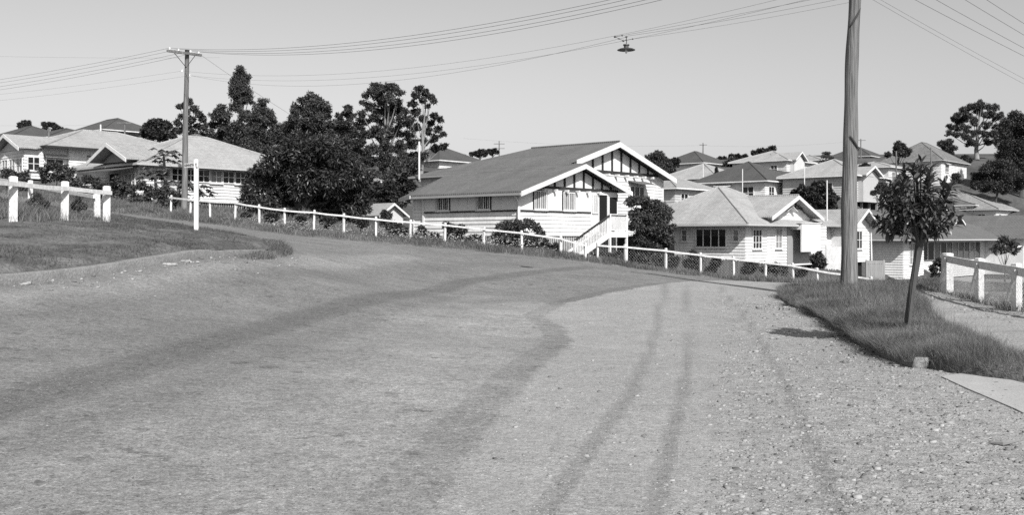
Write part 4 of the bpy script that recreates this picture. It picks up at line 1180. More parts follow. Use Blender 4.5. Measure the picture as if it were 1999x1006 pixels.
hill_house('far house with pale roof under the trees right of the near pole', 1735, 150, 325, 316, 7, 7, 2.4, IRON_PALE, CREAM, wins=W4[:2])

# garden shed between mango tree and main house
S = h = House('shed', 'little pale gabled shed low beside the mango tree', 742, 72, 1.8, ANG, 'shed')
c = MB(); c.box(0, 2.2, 0, 2.8, 1.8, 3.35); c.prism([(0, 0, 3.35), (2.2, 0, 3.35), (1.1, 0, 4.0)], (0, 2.8, 0)); h.put(c, 'wall', CREAM)
c = MB(); c.slab([(-.3, -.3, 3.2), (1.1, -.3, 4.1), (1.1, 3.1, 4.1), (-.3, 3.1, 3.2)], .06); c.slab([(1.1, -.3, 4.1), (2.5, -.3, 3.2), (2.5, 3.1, 3.2), (1.1, 3.1, 4.1)], .06); h.put(c, 'roof', IRON_MID)
c = MB(); barge(c, (-.33, -.33, 3.2), (1.1, -.33, 4.1), .16); barge(c, (1.1, -.331, 4.1), (2.53, -.331, 3.2), .16); h.put(c, 'barge_board', WHITE)


# ------------------------------------------------------------------ fences
def rail_fence(label, posts, top_off, ph, pw, rw, rh, mat, name='fence', gaps=(), lean=0.02, wire=0, cat='fence', rail_drop=0.12, mesh=None):
    x0, y0 = posts[0][:2]
    e = empty(name, (x0, y0, G(x0, y0)), 0, label, cat)
    off = (x0, y0, G(x0, y0))
    rd = random.Random(len(posts) * 7)
    tops = []
    for p in posts:
        x, y = p[:2]; zt = p[2]
        mb = MB(); lx = rd.uniform(-lean, lean)
        mb.post(x, y, min(G(x, y) - .3, zt - ph), zt, pw, rd.uniform(-.2, .2) + .5, .02, (lx, rd.uniform(-lean, lean)))
        mb.build('post', mat, e, off=off)
        tops.append(Vector((x + lx, y, zt)))
    for i in range(len(tops) - 1):
        if i in gaps: continue
        p, q = tops[i], tops[i + 1]
        mb = MB()
        d = (q - p); d.z = 0; n = Vector((d.y, -d.x, 0)).normalized() * (pw / 2 + rw / 2 + .005)
        if n.y > 0: n = -n
        dz = Vector((0, 0, -rail_drop))
        m_ = (p + q) / 2 + Vector((0, 0, -.012 + rd.uniform(-.01, .01)))
        mb.beam(p + n + dz - d * .02, m_ + n + dz, rw, rh); mb.beam(m_ + n + dz, q + n + dz + d * .02, rw, rh)
        mb.build('rail', mat, e, off=off)
        if wire:
            mb = MB()
            L = d.length; nn = max(4, int(L / wire)); hgt = ph - rail_drop
            a = p + dz; b = q + dz
            m = max(2, int(hgt / wire))
            for k in range(-m, nn):
                for sgn in (0, 1):
                    # diagonal wires clipped to the panel
                    k0, k1 = max(k, 0), min(k + m, nn)
                    if k1 <= k0: continue
                    def pt(t):
                        f = t / nn; zz = (t - k) / m
                        zz = zz if sgn else 1 - zz
                        g_ = a.lerp(b, f)
                        return Vector((g_.x, g_.y, g_.z - hgt * (1 - zz)))
                    mb.tube([pt(k0), pt(k1)], mesh or .004, 3, caps=False)
            mb.build('wire_mesh', GALV, e, off=off)
    return e


def fp(px, yt, d): p = at(px, yt, d); return (p.x, p.y, p.z)
rail_fence('white post and rail fence along the far verge up to the house stairs',
           [fp(*q) for q in ((333, 381, 49), (371, 385, 48), (411, 389, 47.5), (459, 391, 47), (507, 399, 46.6), (556, 406, 46.3), (612, 410, 46), (671, 416.5, 45.8), (734, 423, 45.6), (800, 429, 45.4), (868, 434.5, 45.2), (943.6, 442.5, 45), (1019, 450, 44.7), (1094, 461, 44.4), (1143, 474, 44.2))],
           0, 1.05, .088, .04, .075, POSTW, lean=.05)
rail_fence('white post and rail fence with wire running downhill right of the stairs',
           [fp(*q) for q in ((1166, 474, 44.6), (1222, 477, 44.4), (1300, 484.5, 44), (1368, 493, 43.6), (1433, 500, 43.3), (1494, 507.5, 43), (1549.5, 513.5, 42.6), (1597, 523, 42.2), (1650, 531, 41.8), (1700, 540, 41.5))],
           0,   .95, .088, .04, .075, POSTW, lean=.035, wire=.12, mesh=.0016)
rail_fence('low white rail fence leading to the corner of the mesh fence',
           [fp(*q) for q in ((1660, 547, 39), (1690, 549, 37.5), (1722, 552, 36), (1750, 556, 34.8), (1790, 560, 33.3), (1822, 566, 32))], 0, .36, .08, .04, .06, POSTW, rail_drop=.05)
# left corner fence: thick whitewashed posts, rail, sagging wire
lf = rail_fence('thick whitewashed post fence with a heavy rail and netting on the left corner',
                [fp(*q) for q in ((-190, 322, 21), (-80, 334, 23), (25, 344, 25), (126, 354, 27), (207, 363, 28.6))], 0, 1.15, .19, .07, .11, POSTW, lean=.03, wire=.13, mesh=.0014, rail_drop=.2)
rail_fence('whitewashed post fence turning the corner away along the side street', [fp(*q) for q in ((190, 375, 30.6), (60, 352, 38), (-40, 335, 45))], 0, .95, .17, .06, .10, POSTW, rail_drop=.15)
# right mesh fence: wide white posts, broad sloping cap rails
e = empty('fence', (12.96, 30.5, G(12.96, 30.5)), 0, 'white board-capped fence with diamond wire mesh at the right edge', 'fence')
off = tuple(e.location)
ps = [at(1850, 494, 30.5), at(1912, 504, 27), at(1985, 514, 24), at(2085, 532, 21), at(2230, 560, 18)]
bs = [at(1850, 575, 30.5), at(1912, 592, 27), at(1985, 610, 24), at(2085, 640, 21), at(2230, 685, 18)]
for i, (p, b_) in enumerate(zip(ps, bs)):
    mb = MB(); mb.post(p.x, p.y, G(p.x, p.y) - .3, p.z, .24 if i == 0 else .17, .25, .02); mb.build('post', POSTW, e, off=off)
    if i < 4:
        q = ps[i + 1]
        mb = MB(); sd = Vector((-.13, -.02, 0))
        mb.beam(p + sd + Vector((0, 0, -.16)), q + sd + Vector((0, 0, -.17)), .05, .20); mb.build('rail', POSTW, e, off=off)
        mb = MB(); mb.beam(p + sd * .4 + Vector((0, -.12, -.2)), p + sd * 2.4 + Vector((-.12, -.25, -.55)), .09, .12)
        q2 = p.lerp(q, .10)
        mb = MB(); q2 = p.lerp(q, .16); mb.beam(q2 + Vector((-.19, 0, -.2)), Vector((p.x - .19, p.y + .02, p.z - .8)), .05, .17); mb.build('brace', POSTW, e, off=off)
        mb = MB(); L = (q - p).length; nn = int(L / .09); m = int(.95 / .09)
        a = p + Vector((0, 0, -.2)); bb = q + Vector((0, 0, -.2))
        for k in range(-m, nn):
            for sg in (0, 1):
                k0, k1 = max(k, 0), min(k + m, nn)
                if k1 <= k0: continue
                def pt(t):
                    zz = (t - k) / m; zz = zz if sg else 1 - zz
                    g_ = a.lerp(bb, t / nn); return Vector((g_.x, g_.y, g_.z - .95 * (1 - zz)))
                mb.tube([pt(k0), pt(k1)], .0028, 3, caps=False)
        mb.build('wire_mesh', GALV, e, off=off)
# palings behind the downhill fence
e = empty('paling_fence', (6.5, 46, G(6.5, 46)), 0, 'dark weathered paling fence behind the downhill white rails', 'fence')
off = tuple(e.location); rd = random.Random(3)
mb = MB()
A_, B_ = at(1322, 497, 47), at(1640, 528, 45)
n = 150
for i in range(n):
    f_ = i / (n - 1); p = A_.lerp(B_, f_)
    mb.box(p.x - .024, p.x + .024, p.y - .012, p.y + .012 + rd.uniform(0, .01), p.z - 1.7, p.z + rd.uniform(-.06, .04))
mb.build('palings', PALING, e, off=off)
mb = MB(); mb.beam(A_ + Vector((0, .05, -.2)), B_ + Vector((0, .05, -.2)), .05, .08); mb.build('rail', PALING, e, off=off)
# timber side gate
g0, g1 = at(1694, 509, 78), at(1724, 509, 78.5)
e = empty('gate', (g0.x, g0.y, G(g0.x, g0.y)), 0, 'grey timber side gate with diagonal brace beside the dark roofed house', 'gate'); off = tuple(e.location)
mb = MB()
for i in range(7):
    f_ = i / 7; p = g0.lerp(g1, f_); w_ = (g1 - g0).x / 7
    mb.box(p.x + .004, p.x + w_ - .004, p.y, p.y + .03, p.z - 1.95, p.z)
mb.build('boards', GATE, e, off=off)
mb = MB(); mb.beam(g0 + Vector((0, -.03, -.2)), g1 + Vector((0, -.03, -.2)), .04, .09); mb.beam(g0 + Vector((0, -.03, -1.75)), g1 + Vector((0, -.03, -1.75)), .04, .09); mb.beam(g0 + Vector((.05, -.035, -1.65)), g1 + Vector((-.05, -.035, -.3)), .04, .08)
mb.build('brace', GATE, e, off=off)
mb = MB(); mb.post(g0.x - .07, g0.y, g0.z - 2.6, g0.z + .05, .14); mb.post(g1.x + .07, g1.y, g1.z - 2.6, g1.z + .05, .14); mb.build('post', GATE, e, off=off)


# ------------------------------------------------------------------ trees and shrubs
def leaf_mesh(name, clumps, n, L, W, mat, parent, off, seed, shell=.5, droop=.15, outw=.7, fold=.15):
    rg = np.random.default_rng(seed)
    Cc = np.array([c[0] for c in clumps], float); Rr = np.array([c[1] for c in clumps], float)
    pr = (Rr[:, 0] * Rr[:, 2]) ** .95
    k = rg.choice(len(Cc), n, p=pr / pr.sum())
    D = rg.normal(size=(n, 3)); D /= np.linalg.norm(D, axis=1)[:, None]
    # lumpy clumps: radius modulated by direction
    ph = rg.uniform(0, 6.28, (len(Cc), 3))[k]
    lump = 1 + .22 * np.sin(3.1 * D[:, 0] * 1.7 + ph[:, 0]) * np.sin(2.7 * D[:, 2] * 1.6 + ph[:, 1]) + .14 * np.sin(7 * D[:, 1] + ph[:, 2])
    rad = (shell + (1 - shell) * rg.uniform(0, 1, n) ** .6) * lump
    P = Cc[k] + D * Rr[k] * rad[:, None]
    Ax = rg.normal(size=(n, 3)) + D * outw * 1.4; Ax[:, 2] -= droop
    Ax /= np.linalg.norm(Ax, axis=1)[:, None]
    Nn = D * .8 + rg.normal(size=(n, 3)) * .7 + np.array([0, 0, .5])
    S = np.cross(Ax, Nn); S /= np.linalg.norm(S, axis=1)[:, None] + 1e-9
    Nn = np.cross(S, Ax)
    l = L * rg.uniform(.6, 1.35, n); w = W * rg.uniform(.7, 1.3, n)
    mid = P + Ax * (l * .45)[:, None]
    V = np.stack([P, mid + S * (w / 2)[:, None] + Nn * (w * fold)[:, None], P + Ax * l[:, None] - Nn * (l * .08)[:, None], mid - S * (w / 2)[:, None] + Nn * (w * fold)[:, None]], 1).reshape(-1, 3) - np.array(off)
    FA = np.arange(n)[:, None] * 4 + np.array([[0, 1, 2, 3]])
    return np_mesh(name, V, FA, mat, parent)


def tree(kind, label, px, ybase, d, cl, n, L, W, leaf, bark, trunk_r, seed, cat='tree', group=None, limbs=True, depth=.7, flat=.85, shell=.45, droop=.15, fork=.35, use_ground=True, lean=0.0, sub=6, core=.62):
    """cl: clumps (px, py, radius px); each sits at its own depth round the trunk"""
    rd = random.Random(seed)
    b = at(px, ybase, d)
    if use_ground: b.z = G(b.x, b.y) - .05
    e = empty(kind, b, 0, label, cat, group)
    s = d / F
    xs_ = [c[0] for c in cl]
    spread = (max(xs_) - min(xs_)) * s * .5
    clumps = []
    for q in cl:
        r_ = q[2] * s
        dy = rd.uniform(-1, 1) * depth * max(spread * .7, r_ * .8)
        p = at(q[0], q[1], d); p.y += dy
        p.x *= (d + dy) / d; p.z = EYE + (p.z - EYE) * (d + dy) / d
        clumps.append((tuple(p), (r_, r_ * 1.05, r_ * flat * (q[3] if len(q) > 3 else 1))))
    fine_ = []
    for cc, rr in clumps:
        fine_.append((cc, tuple(q_ * core for q_ in rr)))
        for k_ in range(sub):
            dv = Vector((rd.gauss(0, 1), rd.gauss(0, 1), rd.gauss(0, 1) + .15)).normalized() * rd.uniform(.55, .98)
            f_ = rd.uniform(.26, .5)
            fine_.append(((cc[0] + dv.x * rr[0], cc[1] + dv.y * rr[1], cc[2] + dv.z * rr[2]), (rr[0] * f_, rr[1] * f_, rr[2] * f_ * .8)))
    if d > 88: n, L, W = int(n * 1.75), L * .74, W * .72      # finer foliage on the far crowns
    leaf_mesh('crown', fine_, n, L, W, leaf, e, tuple(b), seed, shell=shell * .6, droop=droop)
    zs = [c[0][2] for c in clumps]
    top = max(zs)
    mb = MB()
    tx = sum(c[0][0] for c in clumps) / len(clumps); ty = sum(c[0][1] for c in clumps) / len(clumps)
    tp = Vector((tx, ty, b.z + (top - b.z) * .88))
    pts = [b + (Vector((tp.x, tp.y, tp.z)) - b) * f + Vector((rd.uniform(-1, 1), rd.uniform(-1, 1), 0)) * trunk_r * 1.2 * (1 if 0 < f < 1 else 0) for f in (0, .2, .4, .6, .8, 1)]
    mb.tube(pts, [trunk_r * 1.25, trunk_r, trunk_r * .85, trunk_r * .6, trunk_r * .4, trunk_r * .15], 8)
    if limbs:
        for cc, rr in clumps:
            if rd.random() < .45: continue
            cc = Vector(cc)
            f = max(.15, min(.85, (cc.z - b.z) / (top - b.z) * .7 - .05))
            st_ = b.lerp(tp, f)
            m_ = st_.lerp(cc, .5) + Vector((0, 0, -.08 * (cc - st_).length))
            mb.tube([st_, m_, cc], [trunk_r * .38, trunk_r * .22, trunk_r * .07], 5)
    mb.build('trunk', bark, e, smooth=True, off=tuple(b))
    return e


def auto(rd, px, py, rx, ry, k):
    """clumps filling an ellipse (photo pixels)"""
    out = []
    for i in range(k):
        a = rd.uniform(0, 6.283); q = math.sqrt(rd.uniform(0.05, 1)) * .72
        out.append((px + math.cos(a) * rx * q, py + math.sin(a) * ry * q, min(rx, ry) * rd.uniform(.34, .52)))
    out.append((px, py, min(rx, ry) * .6))
    return out


Z = lambda ox, oy, sc, l: [(ox + a / sc, oy + b / sc, c_ / sc) for a, b, c_ in l]
tree('gum_tree', 'tallest gum tree with a narrow dark crown like a spire', 470, 330, 118, [(470, 137, 11), (466, 150, 14), (477, 152, 14), (471, 164, 18), (462, 178, 15), (480, 180, 16), (470, 192, 20), (486, 194, 9), (460, 208, 14), (477, 226, 14), (464, 246, 17), (478, 262, 18), (462, 276, 20), (472, 300, 24)], 15000, .30, .14, LEAF_GUM, BARK, .28, 21, core=.85)
tree('gum_tree', 'rounded gum tree just left of the spire shaped one', 436, 330, 112, [(432, 213, 12), (424, 226, 12), (440, 230, 14), (418, 244, 12), (436, 250, 17), (410, 264, 12), (428, 268, 18), (448, 268, 16), (416, 284, 16), (440, 290, 20), (458, 290, 16)], 8000, .34, .15, LEAF_GUM, BARK, .22, 22)
tree('gum_tree', 'broad dark gum tree right of the spire shaped one', 512, 330, 110, [(515, 198, 10), (508, 212, 14), (520, 218, 14), (500, 228, 17), (528, 234, 14), (513, 242, 20), (538, 250, 13), (496, 252, 18), (545, 258, 8), (520, 266, 22), (498, 280, 22), (535, 274, 14), (515, 296, 26), (492, 304, 22)], 11000, .34, .15, LEAF_GUM, BARK, .25, 23)
tree('gum_tree', 'dome shaped gum tree behind the mango tree', 606, 380, 105, [(612, 194, 17), (598, 200, 15), (624, 202, 17), (584, 214, 17), (606, 216, 22), (632, 216, 15), (574, 232, 15), (596, 238, 24), (624, 236, 24), (640, 226, 8), (566, 252, 15), (590, 260, 24), (620, 262, 26), (646, 248, 16), (560, 272, 17), (650, 272, 20), (580, 284, 26), (630, 290, 30)], 15000, .34, .15, LEAF_GUM, BARK, .35, 24)
tree('gum_tree', 'thin young gum tree between the dome shaped and the largest gum', 682, 385, 104, [(681, 213, 8), (676, 222, 9), (686, 226, 9), (680, 240, 10), (672, 252, 9), (688, 256, 10), (664, 240, 7), (658, 252, 8), (680, 274, 12), (690, 290, 12), (668, 290, 12), (682, 312, 15), (695, 330, 15)], 6000, .36, .18, LEAF_GUM, BARK, .14, 25)
tree('gum_tree', 'largest gum tree with a wide open crown behind the grey roofed house', 752, 410, 108, [(738, 169, 13), (726, 178, 10), (752, 174, 12), (766, 170, 13), (780, 180, 11), (716, 186, 9), (742, 190, 15), (762, 190, 16), (710, 200, 8), (778, 200, 14), (722, 210, 12), (748, 212, 18), (770, 214, 18), (706, 222, 9), (790, 216, 10), (732, 230, 15), (760, 234, 20), (784, 236, 15), (712, 238, 12), (800, 240, 10), (740, 256, 18), (770, 258, 20), (795, 262, 14), (722, 262, 12), (755, 284, 20), (784, 288, 18), (728, 290, 16), (712, 318, 18), (745, 316, 22), (775, 316, 22), (798, 318, 14), (730, 350, 20), (762, 350, 22), (790, 348, 16)], 22000, .32, .14, LEAF_GUM, BARKP, .38, 26, shell=.35)
tree('gum_tree', 'slender gum tree with pale branches and airy crown, right of the largest gum', 822, 365, 112, [(820, 176, 9), (832, 180, 9), (842, 190, 8), (812, 188, 8), (848, 198, 5), (826, 196, 8), (806, 202, 8), (836, 208, 5), (810, 218, 10), (800, 232, 10), (826, 232, 8), (850, 226, 8), (860, 233, 6), (842, 240, 8), (855, 252, 9), (864, 262, 6), (836, 258, 8), (812, 250, 9), (848, 270, 9), (866, 286, 8), (828, 276, 10), (808, 280, 12), (850, 292, 9), (804, 306, 14), (826, 304, 9)], 8500, .36, .17, LEAF_GUM, BARKP, .22, 27, shell=.3)
tree('gum_tree', 'open crowned gum tree showing sky through its branches behind the leaning street pole', 372, 290, 112, [(370, 200, 7), (360, 206, 6), (350, 208, 6), (380, 212, 7), (388, 222, 8), (366, 220, 6), (396, 232, 8), (376, 234, 8), (354, 228, 6), (388, 246, 8), (400, 248, 7), (366, 250, 8), (345, 240, 8), (350, 256, 9), (378, 260, 9), (395, 262, 9)], 3800, .36, .18, LEAF_GUM, BARKP, .15, 28, shell=.3)
tree('tree', 'dark round tree standing left of the leaning street pole', 306, 292, 105, [(295, 240, 9), (306, 238, 9), (318, 243, 10), (286, 248, 8), (300, 252, 12), (320, 256, 11), (330, 246, 8), (282, 260, 8), (296, 266, 12), (314, 268, 13), (334, 262, 10)], 6000, .36, .2, LEAF_DARK, BARK, .18, 29)
mango = [(600, 284, 26), (575, 290, 24), (628, 288, 26), (552, 302, 26), (604, 306, 34), (652, 302, 28), (530, 322, 28), (574, 326, 34), (630, 326, 36), (676, 322, 26), (505, 342, 22), (545, 350, 36), (596, 350, 40), (650, 350, 38), (692, 344, 24), (488, 366, 20), (520, 376, 32), (570, 380, 38), (622, 382, 40), (672, 378, 34), (706, 370, 20), (484, 390, 18), (508, 402, 26), (550, 408, 32), (600, 412, 36), (648, 410, 34), (690, 404, 28), (712, 396, 14), (520, 420, 18), (670, 424, 22)]
tree('mango_tree', 'huge dense dark mango tree spreading to the ground behind the white fence', 600, 430, 62, mango, 42000, .30, .08, LEAF_MANGO, BARK, .4, 30, core=.8, depth=.55, shell=.62, droop=.5)
for i, (lab, px_, cl_, d_) in enumerate((
        ('dark bushy tree filling the gap under the broad gum', 520, [(500, 306, 22), (530, 300, 22), (516, 322, 24), (545, 316, 20)], 92),
        ('dark understorey tree at the right flank of the mango tree', 705, [(690, 330, 20), (712, 345, 20), (704, 372, 24), (724, 372, 18), (696, 392, 18), (718, 396, 18)], 86),
        ('dark understorey tree beside the white vent pipe', 786, [(770, 352, 16), (792, 342, 18), (806, 326, 14), (780, 372, 20), (800, 360, 14), (764, 384, 18), (786, 394, 16)], 84),
        ('thin dark sapling tree filling the gap left of the largest gum', 700, [(694, 262, 9), (704, 280, 12), (694, 300, 14), (708, 316, 14), (700, 340, 16)], 100),
        ('dark tree rising between the broad gum and the dome shaped one', 556, [(548, 268, 9), (556, 280, 12), (548, 296, 16), (566, 300, 14), (540, 318, 18)], 98),
        ('dark tree behind the right slope of the long pale roof', 462, [(450, 284, 12), (470, 290, 14), (488, 296, 14), (440, 292, 12), (460, 304, 16), (484, 314, 16)], 96),
        ('far gum crown closing the gap left of the dome shaped gum', 560, [(552, 250, 9), (562, 262, 12), (550, 276, 12), (566, 284, 14), (556, 300, 16)], 126),
        ('far gum crown between the dome shaped gum and the thin young one', 664, [(660, 226, 8), (668, 240, 10), (658, 256, 12), (670, 270, 14), (660, 290, 16), (674, 306, 16)], 126),
        ('far gum crown just left of the largest gum trunk', 702, [(704, 232, 8), (700, 248, 11), (708, 264, 12), (698, 284, 14), (710, 300, 14), (702, 322, 16)], 128),
        ('far leafy crown filling the gap below the spire shaped gum', 492, [(486, 226, 10), (494, 240, 12), (488, 258, 14), (500, 270, 14), (490, 290, 18)], 128),
        ('shadowy low tree behind the little shed', 752, [(742, 372, 16), (760, 364, 14), (736, 392, 16), (756, 396, 16), (770, 404, 12)], 80))):
    tree('tree', lab, px_, 420, d_, cl_, 6000, .30, .14, LEAF_DARK, BARK, .14, 131 + i)
# near house shrubs
tree('tree', 'dense bushy tree in front of the right end of the grey roofed house', 1268, 500, 60.5, Z(980, 260, 3.594, [(900, 480, 40), (930, 475, 45), (1000, 480, 50), (1060, 500, 45), (1110, 510, 45), (1160, 540, 40), (935, 570, 50), (990, 580, 70), (1070, 580, 70), (1140, 600, 60), (945, 650, 55), (1010, 670, 75), (1100, 680, 75), (1170, 670, 45), (950, 740, 55), (1030, 760, 75), (1120, 760, 65), (1180, 750, 40), (960, 810, 55), (1070, 830, 60)]), 24000, .15, .065, LEAF_BUSH, BARK, .12, 40, shell=.55, core=.85)
tree('bush', 'clipped dark bush at the near corner of the grey roofed house', 1012, 490, 48.5, [(978, 446, 13), (994, 440, 14), (1012, 440, 14), (1030, 438, 13), (1046, 444, 12), (1056, 456, 10), (972, 464, 12), (992, 464, 18), (1020, 462, 20), (1044, 470, 16), (984, 484, 14), (1010, 486, 18), (1040, 488, 15)], 12000, .11, .045, LEAF_BUSH, BARK, .05, 41, 'bush', core=.85)
bsh = [('leafy bush left of the front stairs', 1062, 49.5, [(1064, 476, 9), (1078, 484, 8), (1056, 488, 10)]),
       ('scraggly weed bush beside the third rail of the long white fence', 890, 47, [(872, 440, 7), (884, 446, 9), (900, 450, 9), (876, 458, 9), (894, 462, 9)]),
       ('small bush at the foot of the weatherboard side wall', 780, 48, [(764, 442, 10), (780, 446, 9), (794, 452, 9), (770, 458, 10)]),
       ('bush growing inside the wire fence under the landing', 1190, 48, [(1172, 500, 9), (1190, 502, 10), (1206, 500, 9)]),
       ('low bush under the dense bushy tree', 1262, 47, [(1248, 506, 12), (1266, 510, 12), (1284, 508, 11)]),
       ('leafy plant against the dark palings', 1356, 45.5, [(1352, 498, 8), (1362, 508, 8), (1346, 516, 9), (1358, 524, 9)]),
       ('bush at the low end of the dark palings', 1510, 45, [(1496, 526, 9), (1512, 524, 10), (1528, 528, 9)]),
       ('light leafed shrub in front of the white slat screen', 1596, 47, [(1588, 504, 8), (1600, 500, 8), (1594, 514, 10), (1606, 514, 8)]),
       ('dark bush beside the dark roofed house', 1832, 50, [(1824, 524, 8), (1836, 514, 10), (1846, 526, 9), (1832, 540, 10)]),
       ('large rounded shrub in the leftmost garden', 110, 60, [(86, 332, 12), (104, 324, 13), (124, 328, 13), (140, 338, 10), (92, 348, 14), (116, 346, 16), (136, 352, 12)]),
       ('bushy plant at the far left garden edge', 36, 55, [(14, 340, 12), (34, 346, 12), (50, 340, 10), (20, 358, 14), (44, 362, 14)]),
       ('spreading shrub below the leftmost house window', 180, 52, [(150, 360, 10), (170, 352, 10), (190, 360, 11), (206, 366, 9), (164, 372, 12), (190, 378, 12)]),
       ('weedy bush behind the left corner fence', 74, 31, [(60, 396, 10), (74, 388, 12), (90, 398, 12), (66, 412, 14), (86, 414, 14)]),
       ('broad leafed shrub below the front gable of the long house', 228, 60, [(214, 362, 9), (230, 354, 10), (246, 360, 9), (222, 378, 11), (240, 380, 11)]),
       ('tangled shrub left of the sign post', 270, 58, [(258, 370, 9), (274, 364, 10), (290, 370, 9), (266, 386, 11), (286, 388, 11), (304, 380, 9)]),
       ('dark shrub beside the foot of the leaning street pole', 326, 56, [(312, 376, 9), (326, 372, 9), (338, 380, 9), (320, 392, 11), (340, 396, 10)]),
       ('weedy tuft right of the sign post', 470, 31, [(458, 468, 7), (472, 464, 8), (484, 472, 7), (466, 480, 8), (492, 484, 8), (506, 490, 6)]),
       ('trailing weeds on the road corner', 440, 32.5, [(428, 466, 5), (440, 462, 6), (450, 470, 6)])]
rq = random.Random(12)
for lab, px_, py_, d_, rx_, ry_ in (('ragged flowering plant under the first rails of the long white fence', 482, 424, 48, 12, 9), ('tangled bush behind the middle post of the left corner fence', 152, 398, 33, 16, 16), ('scrubby bush behind the leftmost whitewashed post', 6, 396, 32, 20, 18), ('straggly weed patch before the mango tree, beside the fourth fence post', 530, 424, 47.5, 16, 10),
        ('leafy garden plant in front of the mango trunk behind the rails', 586, 428, 48, 14, 9), ('wide low garden shrub beneath the right side of the mango tree', 640, 432, 48, 20, 11), ('garden bush hiding the left side of the little shed', 705, 432, 50, 16, 13),
        ('twiggy shrub right of the little shed', 752, 428, 56, 12, 16), ('flowering border plant at the weatherboard corner', 824, 452, 47.5, 14, 10), ('low leafy border plant under the left window of the grey roofed house', 850, 462, 48, 12, 8),
        ('broad border shrub under the right window of the grey roofed house', 926, 466, 47.5, 18, 9), ('tangled shrub between the clipped bush and the stairs', 1084, 486, 48, 12, 12), ('creeping plant on the wire beside the dense bushy tree', 1314, 512, 46, 14, 11),
        ('dark garden shrub at the house corner with the dark casements', 1402, 514, 46, 14, 10), ('climbing plant on the palings below the square blind', 1466, 522, 46, 14, 10), ('bushy weed under the last downhill rails', 1560, 534, 44, 16, 9)):
    bsh.append((lab, px_, d_, auto(rq, px_, py_, rx_, ry_, 7)))
for i, (lab, px_, d_, cl_) in enumerate(bsh):
    kk = d_ < 35
    tree('bush', lab, px_, max(c_[1] for c_ in cl_) + 14, d_, cl_, 5000 if kk else 2600, .06 if kk else .0026 * d_ + .02, .018 if kk else .0011 * d_ + .01, LEAF_BUSH, BARK, .025, 200 + i, 'bush', shell=.4)
# papaya trees in front of the long house
def papaya(px, yt, d, h, seed, lab):
    rd = random.Random(seed)
    t_ = at(px, yt, d); b = Vector((t_.x + .1, t_.y, G(t_.x, t_.y) - .05))
    e = empty('papaya_tree', b, 0, lab, 'tree', 'papaya trees in front of the long house')
    mb = MB(); mb.tube([b, b.lerp(t_, .5) + Vector((.06, 0, 0)), t_], [.12, .09, .07], 8); mb.build('trunk', BARKP, e, off=tuple(b))
    V, FA = [], []
    for i in range(26):
        a = rd.uniform(0, 6.283); el = rd.uniform(-.35, .75); ln = rd.uniform(.5, .95)
        dr_ = Vector((math.cos(a) * math.cos(el), math.sin(a) * math.cos(el), math.sin(el)))
        c0 = t_ + dr_ * ln
        for k in range(7):
            th = (k - 3) * .55
            hz = Vector((math.cos(a + th), math.sin(a + th), -.55)).normalized()
            L = rd.uniform(.32, .5) * (1 - abs(k - 3) * .06); sd = hz.cross(Vector((0, 0, 1))).normalized() * L * .2
            n0 = len(V)
            V += [c0, c0 + hz * L * .5 + sd, c0 + hz * L, c0 + hz * L * .5 - sd]; FA.append((n0, n0 + 1, n0 + 2, n0 + 3))
        n0 = len(V); sd = dr_.cross(Vector((0, 0, 1))).normalized() * .015
        V += [t_ - sd, t_ + sd, c0 + sd, c0 - sd]; FA.append((n0, n0 + 1, n0 + 2, n0 + 3))
    np_mesh('crown', np.array([tuple(v - b) for v in V]), FA, LEAF_BUSH, e)
papaya(320, 306, 61, 3, 1, 'tallest papaya tree with a drooping leaf crown at the long house')
papaya(302, 340, 60, 2, 2, 'short papaya tree left of the tallest one')
papaya(348, 366, 60.5, 1, 3, 'low papaya tree right of the tallest one')
papaya(384, 372, 60, 1, 4, 'low papaya tree half behind the sign post')

# trees over the hill
tree('gum_tree', 'big spreading gum tree on the right skyline above the tiled house', 1908, 290, 200, Z(1600, 180, 3.594, [(1100, 95, 35), (1140, 85, 35), (1060, 110, 35), (1190, 105, 35), (1230, 105, 28), (1010, 140, 38), (970, 165, 30), (1040, 170, 38), (1120, 130, 40), (1160, 160, 35), (950, 195, 28), (1000, 200, 38), (1080, 210, 38), (1200, 160, 38), (1240, 180, 34), (1270, 160, 28), (1290, 200, 28), (920, 245, 30), (960, 250, 34), (1020, 260, 38), (1310, 240, 26), (1180, 230, 34), (1240, 240, 34), (910, 290, 22), (960, 300, 30), (1020, 310, 38), (1090, 290, 34), (1160, 290, 34), (1220, 300, 38), (1270, 290, 30), (1060, 350, 36), (1180, 350, 38), (1240, 350, 32)]), 20000, .42, .18, LEAF_GUM, BARKP, .38, 80, shell=.35)
tree('tree', 'massive dark tree cut by the right edge of the skyline', 1995, 345, 165, [(1985, 228, 16), (1970, 245, 16), (1998, 245, 20), (1962, 262, 16), (1985, 262, 22), (2015, 250, 24), (1972, 282, 20), (2000, 285, 26), (1960, 300, 18), (1985, 310, 24), (2025, 290, 28), (2010, 320, 28)], 22000, .40, .18, LEAF_DARK, BARK, .35, 81, core=.85)
tree('bush', 'wide dark shrubbery on the bank below the tiled house', 1945, 385, 158, Z(1600, 180, 3.594, [(1160, 540, 40), (1210, 520, 50), (1270, 510, 55), (1330, 530, 55), (1110, 600, 45), (1170, 600, 55), (1240, 600, 60), (1310, 600, 60), (1380, 590, 55), (1100, 650, 40), (1160, 660, 50), (1230, 660, 55), (1310, 660, 55), (1390, 650, 55), (1430, 610, 50)]), 24000, .36, .16, LEAF_DARK, BARK, .15, 82, 'bush', core=.9)
